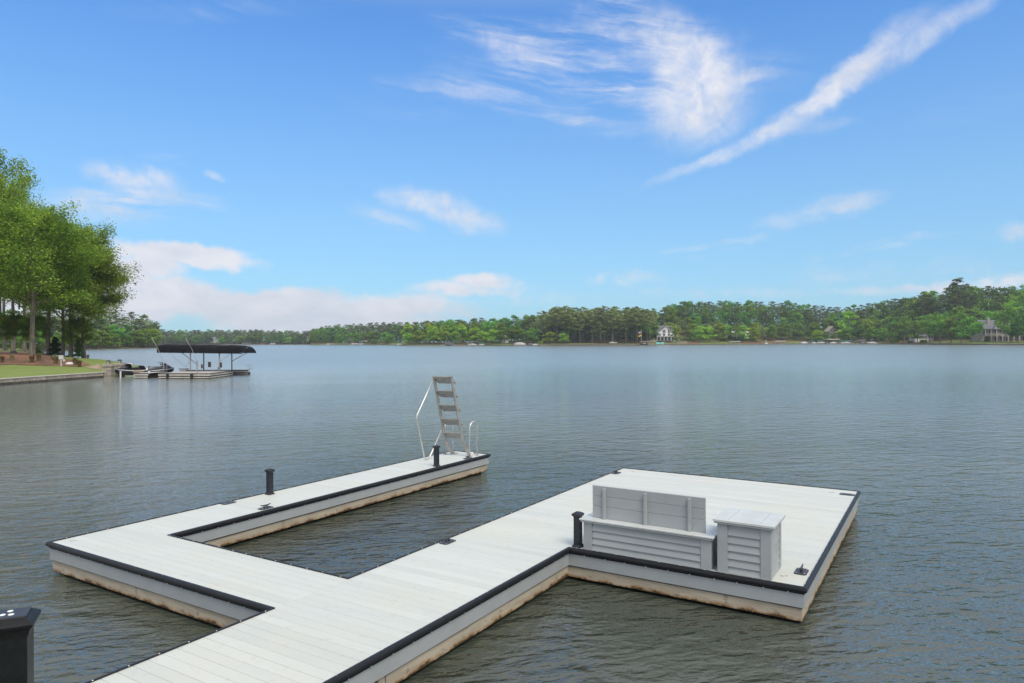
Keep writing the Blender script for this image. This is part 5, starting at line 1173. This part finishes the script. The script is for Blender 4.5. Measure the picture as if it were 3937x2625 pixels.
# smaller houses partly hidden by trees
def cottage(px, py, wpx, hpx, doff, wall, roof, lab, depth=8, gx=True, nw=3, L=None):
    L = L or Lm; Y = ip(px, L['shore'])+doff; k = Y/FPX; w2 = wpx*k/2; hh = hpx*k; z = Z(px, py, Y)
    r = empty('cottage', (X(px, Y), Y, z), 0, lab, 'house', 'small houses on the far shores')
    MB().box(-w2, w2, 0, depth, -2, hh*.6).build('wall', M[wall], r)
    if gx: gable_x(MB(), -w2, w2, 0, depth, hh*.6, hh, .4).build('roof', M[roof], r)
    else:
        MB().exty([(-w2, hh*.6), (w2, hh*.6), (0, hh*.98)], .01, .4).build('gable_wall', M[wall], r); gable(MB(), -w2, w2, 0, depth, hh*.6, hh, .4).build('roof', M[roof], r)
    for i in range(nw):
        c = -w2+(i+.5)*2*w2/nw; win(r, c-w2/nw*.5, c+w2/nw*.5, hh*.18, hh*.48, 0)
    return r
cottage(1940, 1309, 30, 27, 30, 'h_white', 'h_roof', 'small white cottage with columns half hidden behind lawn trees', gx=False)
cottage(1342, 1312, 22, 14, 28, 'h_stone', 'h_roof', 'small stone house above the bright headland lawn'); cottage(1402, 1305, 16, 12, 30, 'h_white', 'h_roof', 'pale house glimpsed through the headland trees')
cottage(2850, 1290, 62, 18, 42, 'h_white', 'white_can', 'low house with a white roof under the trees behind the pergola', nw=5); cottage(2790, 1288, 22, 13, 44, 'h_white', 'white_can', 'small white-roofed house left of the low one', nw=2)
cottage(3203, 1300, 34, 46, 34, 'h_brown', 'beige', 'brown steep-gabled cabin above the beige dock roof', gx=False, nw=3)
cottage(3555, 1305, 70, 22, 30, 'h_white', 'h_roof', 'white house with a deck behind the right shore trunks', nw=6)
cottage(818, 1312, 26, 17, 12, 'h_white', 'h_roof', 'pale gabled house in the hazy far bay', L=Lb_, gx=False); cottage(905, 1316, 30, 9, 8, 'h_brown', 'h_roof', 'long low boathouse in the hazy far bay', L=Lb_); cottage(1022, 1306, 20, 12, 14, 'h_white', 'h_roof', 'small pale house right of the long boathouse in the bay', L=Lb_); cottage(1188, 1306, 16, 14, 14, 'h_white', 'h_roof', 'pale house at the right end of the bay', L=Lb_)

# sea walls of the far shore
M['bulk'] = pm('pale_concrete_bulkhead', (.40, .36, .30), (.30, .27, .23), .5, .85, .2)
M['bulk_d'] = pm('dark_timber_bulkhead', (.12, .105, .085), (.09, .08, .065), .5, .85, .2)
def bulkhead(p0, p1, hgt, m, lab, L=None, cap=True):
    L = L or Lm; mb = MB(); mc = MB(); k = max(3, int((p1-p0)/14)); g = []; c = []
    for i in range(k+1):
        px = p0+(p1-p0)*i/k; Y = ip(px, L['shore'])-.6; x = X(px, Y)
        g.append([(x, Y, -.5), (x, Y, hgt), (x, Y+.5, hgt), (x, Y+.5, -.5)]); c.append([(x, Y-.12, hgt+.003), (x, Y-.12, hgt+.16), (x, Y+.62, hgt+.16), (x, Y+.62, hgt+.003)])
    r = empty('bulkhead', (0, 0, 0), 0, lab, 'wall', None); mb.rings(g, True, True, False).build('wall_face', M[m], r)
    if cap: mc.rings(c, True, True, False).build('coping', M['bulk'], r)
for a in ((1560, 1850, .45, 'bulk', 'pale low sea wall along the lime trees'), (1850, 1975, .4, 'bulk_d', 'dark sea wall below the cottage lawn'), (2070, 2400, .55, 'bulk_d', 'pale-capped sea wall below the pine stand'), (2400, 2700, .45, 'bulk_d', 'sea wall below the gabled house'), (2700, 3060, .4, 'bulk_d', 'sea wall from the pergola to the cove'), (3380, 3560, .45, 'bulk_d', 'sea wall right of the black canopies'), (3560, 4300, .7, 'bulk_d', 'sea wall below the arched house'), (1270, 1530, .4, 'bulk_d', 'low sea wall along the headland')): bulkhead(*a)

# docks with canopies, boats
def canopy_dock(px0, px1, top_py, m, lab, out=6.0, style='arch', base_h=.5, L=None, grp=None):
    L = L or Lm; pc = (px0+px1)/2; Y = ip(pc, L['shore'])-out; k = Y/FPX; w_ = (px1-px0)*k; top = Z(pc, top_py, Y); x0 = X(px0, Y)
    r = empty('covered_dock', (x0, Y, 0), 0, lab, 'dock', 'canopied docks along the far shore'); dp = 5.0
    MB().box(-.4, w_+.4, -.2, .9, .28, .50).build('deck', M['n_deck'], r); MB().box(-.4, .6, .9, out+.5, .27, .49).build('walkway', M['n_deck'], r)
    for xx in (0, w_/2, w_):
        for yy in (.1, dp): MB().box(xx-.09, xx+.09, yy-.09, yy+.09, -1, top-.35).build('post', M['n_post'], r)
    if style == 'flat': MB().box(-.4, w_+.4, -.3, dp+.3, top-.38, top).build('roof', M[m], r)
    else:
        sec_ = [(-.3, -.75), (-.25, -.45), (.3, -.15), (1.3, 0), (2.5, .04), (3.7, 0), (4.7, -.15), (5.25, -.45), (5.3, -.75)]
        MB().rings([[(x, y, top+z) for y, z in sec_] for x in (-.3, w_*.25, w_*.5, w_*.75, w_+.3)], True, True, True).build('canopy', M[m], r)
    return r
M['boat_white'] = pm('white_gelcoat', (.52, .53, .53), (.45, .46, .47), 1, .3)
M['boat_dark'] = pm('dark_gelcoat', (.03, .035, .05), (.05, .055, .07), 1, .3)
def boat(px, out, L_, rz, m, lab, tower=False, lift=.3, cover=None, L=None, zz=0.0):
    L = L or Lm; Y = ip(px, L['shore'])-out; r = empty('motor_boat', (X(px, Y), Y, lift+zz), rz, lab, 'boat', 'boats moored on the far shore'); s = L_/6
    hull_loft(MB(), [(-3*s, .95*s, -.1, .75*s, 0), (-1*s, 1.15*s, -.2, .8*s, .02), (1*s, 1.05*s, -.15, .9*s, .05), (2.4*s, .5*s, .1, 1.0*s, .05), (3*s, .08, .5*s, 1.08*s, .0)], 12).build('hull', M[m], r)
    if cover: hull_loft(MB(), [(-2.9*s, .8*s, .6*s, .85*s, .2), (-1*s, 1.0*s, .7*s, 1.0*s, .5*s), (1*s, .9*s, .8*s, 1.1*s, .45*s), (2.5*s, .2*s, .9*s, 1.1*s, .1)], 10).build('cover', M[cover], r)
    else:
        MB().box(-.2*s, .5*s, -.5*s, .5*s, .8*s, 1.35*s).build('console', M['boat_white'], r); MB().quadbox([(.5*s, -.5*s, 1.3*s), (.75*s, -.5*s, 1.3*s), (.75*s, .5*s, 1.3*s), (.5*s, .5*s, 1.3*s), (.3*s, -.45*s, 1.75*s), (.35*s, -.45*s, 1.75*s), (.35*s, .45*s, 1.75*s), (.3*s, .45*s, 1.75*s)]).build('windscreen', M['h_glass'], r)
        for i in (-1.6, -1.0): MB().box(i*s, (i+.4)*s, -.7*s, .7*s, .8*s, 1.2*s).build('seat', M['boat_white'], r)
        MB().box(-3.4*s, -3.0*s, -.22*s, .22*s, .3*s, 1.35*s).build('outboard', M['boat_dark'], r)
    if tower:
        for a in (-1, 1):
            for b in (-.6, .7): MB().tube([(b*s, a*.7*s, .8*s), (b*s*.6, a*.6*s, 2.6*s)], .05, 4).build('tower_leg', M['n_post'], r)
        MB().box(-.6*s, .6*s, -.7*s, .7*s, 2.6*s, 2.75*s).build('tower_roof', M['boat_white'], r)
    return r
canopy_dock(3112, 3140, 1309, 'teal', 'green canopy dock at the left of the cove group'); canopy_dock(3144, 3172, 1307.5, 'teal', 'second green canopy dock right beside the first')
canopy_dock(3181, 3228, 1302, 'beige', 'beige arched dock roof below the brown cabin'); canopy_dock(3228, 3281, 1308, 'teal', 'long green canopy dock in the middle of the cove'); canopy_dock(3300, 3340, 1306, 'grey_can', 'grey canopy dock behind the white tower boat')
canopy_dock(3342, 3390, 1306, 'canvas', 'long black canopy dock at the right of the cove')
canopy_dock(2983, 3018, 1310, 'white_can', 'white flat-roofed dock right of the davit', 4, 'flat'); canopy_dock(2811, 2845, 1311, 'white_can', 'white pergola dock on the shaded lawn shore', 3, 'flat')
canopy_dock(2465, 2497, 1311, 'beige', 'tan-roofed boat shelter beside the flagpole', 4, 'flat'); canopy_dock(1982, 2020, 1320, 'teal', 'green canopy dock left of the pine stand', 7); canopy_dock(2026, 2060, 1315, 'canvas', 'black canopy dock left of the pine stand', 5)
canopy_dock(1843, 1860, 1318, 'teal', 'small green canopy dock below the cottage lawn', 3); canopy_dock(1712, 1742, 1320, 'grey_can', 'grey covered lift below the lime trees', 4)
canopy_dock(1345, 1378, 1319, 'red', 'dark red canopy dock on the headland'); canopy_dock(1256, 1270, 1321, 'blue', 'blue canopy dock at the left of the headland')
canopy_dock(930, 965, 1318, 'grey_can', 'grey dock roof in the far bay', L=Lb_); canopy_dock(1000, 1018, 1320, 'red', 'small red dock roof in the far bay', L=Lb_); canopy_dock(1180, 1200, 1320, 'canvas', 'dark dock roof at the right end of the bay', L=Lb_)
boat(3131, 9, 6, .1, 'boat_white', 'white boat under the left green canopies'); boat(3158, 9, 6.5, 3.2, 'boat_white', 'white boat right of the first under the green canopies', zz=.2); boat(3205, 9, 7, .0, 'boat_white', 'white boat under the beige dock roof'); boat(3252, 9, 7.5, 3.14, 'boat_white', 'long white boat under the middle green canopy')
boat(3320, 9, 6.5, .2, 'boat_dark', 'dark boat under the grey canopy'); boat(3352, 12, 7.5, 3.14, 'boat_white', 'white fishing boat with a tower before the black canopy', True); boat(3092, 8, 6, .0, 'boat_white', 'white boat left of the cove canopies', cover='white_can')
boat(2479, 6, 6, .4, 'boat_dark', 'dark boat inside the tan-roofed shelter'); boat(1998, 11, 8, 3.14, 'boat_white', 'long white boat below the green canopy by the pines', cover='white_can'); boat(2042, 7, 6, .0, 'boat_dark', 'dark boat below the black canopy by the pines'); boat(1816, 5, 6.5, 3.14, 'boat_white', 'white boat with a tilted cover below the lime trees', True)
boat(1851, 4, 4.5, .0, 'boat_white', 'small white boat under the little green canopy'); boat(1727, 6, 5.5, .0, 'boat_dark', 'dark covered boat on the lift below the lime trees', cover='grey_can'); boat(1362, 9, 7, .0, 'boat_white', 'white boat under the red headland canopy'); boat(1386, 7, 6, .0, 'boat_white', 'boat with a blue cover right of the red canopy', cover='blue')
boat(1262, 9, 5, .0, 'boat_white', 'small boat under the blue headland canopy'); boat(1535, 8, 5, .0, 'boat_white', 'little white boat in the inlet left of the lime trees'); boat(1048, 6, 7, 0, 'boat_white', 'pale boat in the far bay', L=Lb_); boat(2058, 9, 5, .5, 'boat_white', 'small white boat at the tip of the dock by the pines')
def plain_dock(px0, px1, out, lab, L=None):
    L = L or Lm; Y = ip((px0+px1)/2, L['shore'])-out; x0, x1 = X(px0, Y), X(px1, Y); r = empty('open_dock', (x0, Y, 0), 0, lab, 'dock', 'open docks along the far shore')
    MB().box(0, x1-x0, 0, 2, .34, .52).build('deck', M['n_deck'], r); MB().box(0, 1.2, 2, out+.6, .33, .51).build('walkway', M['n_deck'], r)
    for k in range(4): xx = (x1-x0)*k/3; MB().box(xx-.1, xx+.1, -.1, .1, -1, 1.0).build('post', M['joist'], r)
for a in ((2926, 3016, 5, 'long white dock under the davit and flat roof'), (2783, 2850, 5, 'low dock before the white pergola'), (3055, 3110, 5, 'pale slanting dock at the head of the cove'), (3305, 3372, 13, 'white dock below the tower boat'), (1975, 2068, 12, 'dock below the two canopies by the pines'), (2498, 2555, 4, 'low dock that carries the turquoise chairs'), (1690, 1760, 7, 'dock around the grey covered lift'), (1800, 1840, 7, 'dock beside the white boat with a tilted cover'), (1500, 1560, 5, 'dock in the inlet left of the lime trees'), (1230, 1290, 8, 'dock around the blue headland canopy'), (2072, 2100, 4, 'short dock at the left end of the pine sea wall'), (3230, 3290, 9, 'dark dock below the long green canopy')): plain_dock(*a)
plain_dock(870, 1060, 6, 'long low dock line in the far bay', Lb_)
# davit crane on its white base
Y = 520; r = empty('davit_crane', (X(2946, Y), Y, .5), 0, 'white davit crane on the long white dock', 'crane'); MB().box(-1, 1, -.5, .5, 0, .9).build('base', M['white'], r); MB().tube([(-.6, 0, .9), (.1, 0, 3.1)], .14, 5).build('boom', M['white'], r)
# turquoise chairs
def chair_mesh_set():
    a = MB().quadbox([(-.3, -.3, .32), (.3, -.3, .32), (.3, .25, .28), (-.3, .25, .28), (-.3, -.3, .37), (.3, -.3, .37), (.3, .25, .33), (-.3, .25, .33)]).mesh('seat', M['teal_chair'])
    b = MB().quadbox([(-.32, .2, .28), (.32, .2, .28), (.32, .25, .28), (-.32, .25, .28), (-.36, .5, 1.1), (.36, .5, 1.1), (.36, .55, 1.1), (-.36, .55, 1.1)]).mesh('backrest', M['teal_chair'])
    c = MB().box(-.42, -.30, -.4, .4, .52, .57).box(.30, .42, -.4, .4, .52, .57).mesh('armrest', M['teal_chair'])
    d = [MB().box(x-.04, x+.04, y-.05, y+.05, 0, .52).mesh('leg', M['teal_chair']) for x in (-.36, .36) for y in (-.34, .3)]
    return a, b, c, d
CH = chair_mesh_set()
for i, (px, lab) in enumerate(((2527, 'leftmost turquoise chair on the low dock'), (2532, 'second turquoise chair from the left on the low dock'), (2537, 'third turquoise chair from the left, before the gap'), (2545, 'first turquoise chair right of the gap'), (2550, 'rightmost turquoise chair on the low dock'))):
    Y = 493.5; r = empty('lounge_chair', (X(px, Y), Y, .52), .2*math.sin(i*2), lab, 'chair', 'turquoise chairs on the low dock'); r.scale = (1.3, 1.3, 1.3)
    link('seat', CH[0], r); link('backrest', CH[1], r); link('armrest', CH[2], r); [link('leg', q, r) for q in CH[3]]
# flagpole and flags
Y = 500; fx = X(2465.5, Y); fz = far_z(Lm, 2465, Y); ft = Z(2465, 1269, Y)
tag(MB().tube([(0, 0, -.3), (0, 0, ft-fz)], [.12, .07], 7).lathe([(.02, ft-fz), (.14, ft-fz+.1), (.02, ft-fz+.24)], (0, 0), 8).build('flagpole', M['white'], None, (fx, Y, fz)), 'tall white flagpole at the water beside the pines', 'flagpole')
def cloth(x, z, wx, hz, dx, dz): return (x*wx*.86, .22*math.sin(x*7+z*2), z*hz-x*dz)
fl_ = empty('striped_flag', (fx-.1, Y, ft-.5), PI, 'striped red and white flag with a blue canton, uppermost on the pole', 'flag')
wx, hz = 2.1, 1.25
for k in range(13):
    x0 = .4 if k < 7 else 0.0; z0, z1 = -k/13, -(k+1)/13
    g = [[cloth(x0+(1-x0)*i/8, z, wx, hz, 0, .75) for z in (z1, z0)] for i in range(9)]; MB().sheet(g).build('stripe', M['flag_red'] if k % 2 == 0 else M['flag_white'], fl_)
MB().sheet([[cloth(.4*i/4, z, wx, hz, 0, .75) for z in (-7/13, 0)] for i in range(5)]).build('canton', M['flag_blue'], fl_)
st = MB()
for rr_ in range(5):
    for cc in range(6):
        a = cloth(.04+.06*cc, -.06-.1*rr_, wx, hz, 0, .75)
        for yo in (-.012, .012): q = len(st.v); s_ = .028; st.v += [(a[0]-s_, a[1]+yo, a[2]-s_), (a[0]+s_, a[1]+yo, a[2]-s_), (a[0]+s_, a[1]+yo, a[2]+s_), (a[0]-s_, a[1]+yo, a[2]+s_)]; st.f.append((q, q+1, q+2, q+3)); st.sm.append(False)
st.build('stars', M['flag_white'], fl_)
yf = empty('yellow_flag', (fx-.1, Y, ft-3.0), PI, 'yellow flag with a dark coiled emblem, below the striped one', 'flag')
MB().sheet([[cloth(i/8, z, 2.0, 1.25, 0, .7) for z in (-1, 0)] for i in range(9)]).build('cloth', M['yellow'], yf)
em = [cloth(x, z, 2.0, 1.25, 0, .7) for x, z in ((.36, -.66), (.5, -.72), (.62, -.66), (.55, -.58), (.42, -.56), (.44, -.48), (.56, -.44), (.52, -.36), (.44, -.3), (.5, -.22))]
MB().tube(em, .04, 4).build('emblem', M['post'], yf)
# white pickup truck
Y = 508; tz0 = Z(2356, 1323.5, Y)-.35
tk = empty('pickup_truck', (X(2356, Y), Y, far_z(Lm, 2356, Y)), PI, 'white pickup truck parked on the sea wall below the pines', 'pickup truck')
MB().exty([(-2.75, .45), (2.7, .45), (2.75, .95), (1.45, 1.08), (.95, 1.72), (-.55, 1.75), (-.75, 1.15), (-2.75, 1.12)], -.92, .92).build('body', M['white'], tk)
MB().exty([(1.28, 1.1), (.88, 1.62), (.3, 1.64), (.3, 1.1)], -.935, .935).build('window', M['h_glass'], tk); MB().exty([(.2, 1.1), (.2, 1.64), (-.5, 1.66), (-.6, 1.12)], -.935, .935).build('window', M['h_glass'], tk)
for xx in (-1.75, 1.75):
    for s in (-1, 1):
        wv = MB(); wv.rings([[(xx+.40*math.cos(a), y, .40+.40*math.sin(a)) for a in [2*PI*k/14 for k in range(14)]] for y in sorted((s*.72, s*.96))], True, True, True); w_ = wv.build('wheel', M['black_rub'], tk)
        MB().rings([[(xx+.2*math.cos(a), y, .40+.2*math.sin(a)) for a in [2*PI*k/10 for k in range(10)]] for y in sorted((s*.9, s*.975))], True, True, True).build('rim', M['pale_metal'], w_)
for s in (-1, 1): MB().box(2.70, 2.78, s*.7-.14, s*.7+.14, .72, .9).build('headlight', M['led'], tk)
# clipped hedge and shrubs on the right shore
def shrub(px, doff, wpx, hpx, lab, lm_='leaf_mid', name='hedge'):
    Y = ip(px, Lm['shore'])+doff; k = Y/FPX; rg = np.random.default_rng(int(px)); n = 900; w2, hh = wpx*k/2, hpx*k
    a = rg.uniform(0, 2*PI, n); s = rg.uniform(.6, 1, n); zz = rg.random(n); V, F = leaf_quads(np.stack([w2*np.cos(a)*s*(1-.3*zz), 1.4*np.sin(a)*s, zz*hh], 1), .5, .3, rg)
    r = empty(name, (X(px, Y), Y, far_z(Lm, px, Y)), 0, lab, 'shrub'); link('foliage', np_mesh('foliage', V, F, M[lm_]), r); MB().box(-w2*.6, w2*.6, -.4, .4, 0, hh*.5).build('stem', M['bark'], r)
shrub(3438, 4, 36, 16, 'clipped green hedge at the water on the right shore'); shrub(3500, 5, 24, 9, 'dark low shrub right of the clipped hedge', 'leaf_deep'); shrub(3550, 10, 34, 12, 'bushy shrub left of the lawn trees', 'leaf_mid'); shrub(3793, 24, 16, 22, 'round dark shrub at the corner of the arched house', 'leaf_deep')
shrub(2078, 4, 26, 14, 'olive shrub at the left end of the pine sea wall', 'leaf_lime'); shrub(2531, 22, 14, 5, 'low shrub before the deck of the gabled house', 'leaf_deep'); shrub(2612, 22, 30, 5, 'low shrubs on the terrace of the gabled house', 'leaf_deep')

# tell the wood's trees apart by the thing each one rises above
LM_ = [(170, 'the mulch bed'), (322, 'the rightmost oak'), (438, 'the stone pillars'), (520, 'the covered jet ski'), (600, 'the left mooring whip'), (660, 'the left half of the black canopy'), (735, 'the white dock box'), (818, 'the pale bay house'), (905, 'the long bay boathouse'), (1022, 'the small bay house'), (1100, 'the open water of the bay'), (1188, "the bay's last house"), (1262, 'the blue canopy'), (1342, 'the headland stone house'), (1385, 'the red canopy'), (1445, 'the broad round tree'), (1535, 'the inlet boat'), (1620, 'the low pale sea wall'), (1727, 'the grey covered lift'), (1816, 'the tower-topped boat'), (1851, 'the little green canopy'), (1940, 'the white cottage'), (2000, 'the green canopy by the pines'), (2042, 'the black canopy by the pines'), (2115, 'the yellow-green sapling'), (2168, 'the lime sapling'), (2260, 'the middle of the pale-capped wall'), (2356, 'the white pickup truck'), (2466, 'the flagpole'), (2537, 'the turquoise chairs'), (2580, 'the gabled house'), (2660, 'the red straw slope'), (2740, 'the shaded lawn'), (2828, 'the white pergola'), (2890, 'the low white-roofed house'), (2946, 'the davit crane'), (3000, 'the white flat roof'), (3070, 'the cove lawn'), (3131, 'the left green canopies'), (3203, 'the brown cabin'), (3255, 'the long green canopy'), (3338, 'the conical lime tree'), (3385, 'the black canopy dock'), (3438, 'the clipped hedge'), (3500, 'the dark shore shrub'), (3555, 'the white deck house'), (3625, 'the lawn trunks'), (3695, 'the lone round tree'), (3770, 'the stair of the arched house'), (3840, 'the stone arches'), (3930, 'the right edge of the stone house')]
def relabel():
    groups = {}
    for o in COL.objects:
        if o.parent is None and o.get('group') and o.get('category') == 'tree' and o.location.y > 150: groups.setdefault(o['label'], []).append(o)
    ordn = ['leftmost', 'second', 'third', 'fourth', 'fifth', 'sixth', 'seventh', 'eighth', 'ninth']
    for lab, obs in groups.items():
        if len(obs) < 2: continue
        by = {}
        for o in obs:
            px = o.location.x/o.location.y*FPX+1968.5; k = min(LM_, key=lambda t: abs(t[0]-px))[1]; by.setdefault(k, []).append((px, o))
        base = ' '.join(lab.split()[:9])
        while base.split()[-1] in ('the', 'of', 'in', 'on', 'at', 'behind', 'with', 'a', 'and', 'among', 'white', 'tall', 'right', 'front', 'low', 'dark', 'gabled', 'second', 'lower', 'far'): base = ' '.join(base.split()[:-1])
        for k, L_ in by.items():
            L_.sort(key=lambda t: t[0])
            for i, (px, o) in enumerate(L_):
                if len(L_) == 1: o['label'] = base+', above '+k
                elif len(L_) == 2: o['label'] = ('left ' if i == 0 else 'right ')+base+', above '+k
                else: o['label'] = ordn[min(i, 8)]+' '+base+', above '+k
                wds = o['label'].split()
                if len(wds) > 16: o['label'] = ' '.join(wds[:len(wds)-len(('above '+k).split())][:16-len(('above '+k).split())]).rstrip(',')+', above '+k
relabel()

# ------------------------------------------------------------------ haze
def haze():
    m = bpy.data.materials.new('haze'); m.use_nodes = True; t = m.node_tree; t.nodes.clear()
    v = t.nodes.new('ShaderNodeVolumePrincipled'); v.inputs['Color'].default_value = (.80, .90, 1, 1); v.inputs['Density'].default_value = .00020; v.inputs['Anisotropy'].default_value = .2
    o = t.nodes.new('ShaderNodeOutputMaterial'); t.links.new(v.outputs[0], o.inputs['Volume'])
    ob = MB().box(-1600, 1600, -300, 2100, -3, 75).build('haze', m); ob['kind'] = 'stuff'; ob['label'] = 'thin pale blue haze over the lake'
haze()
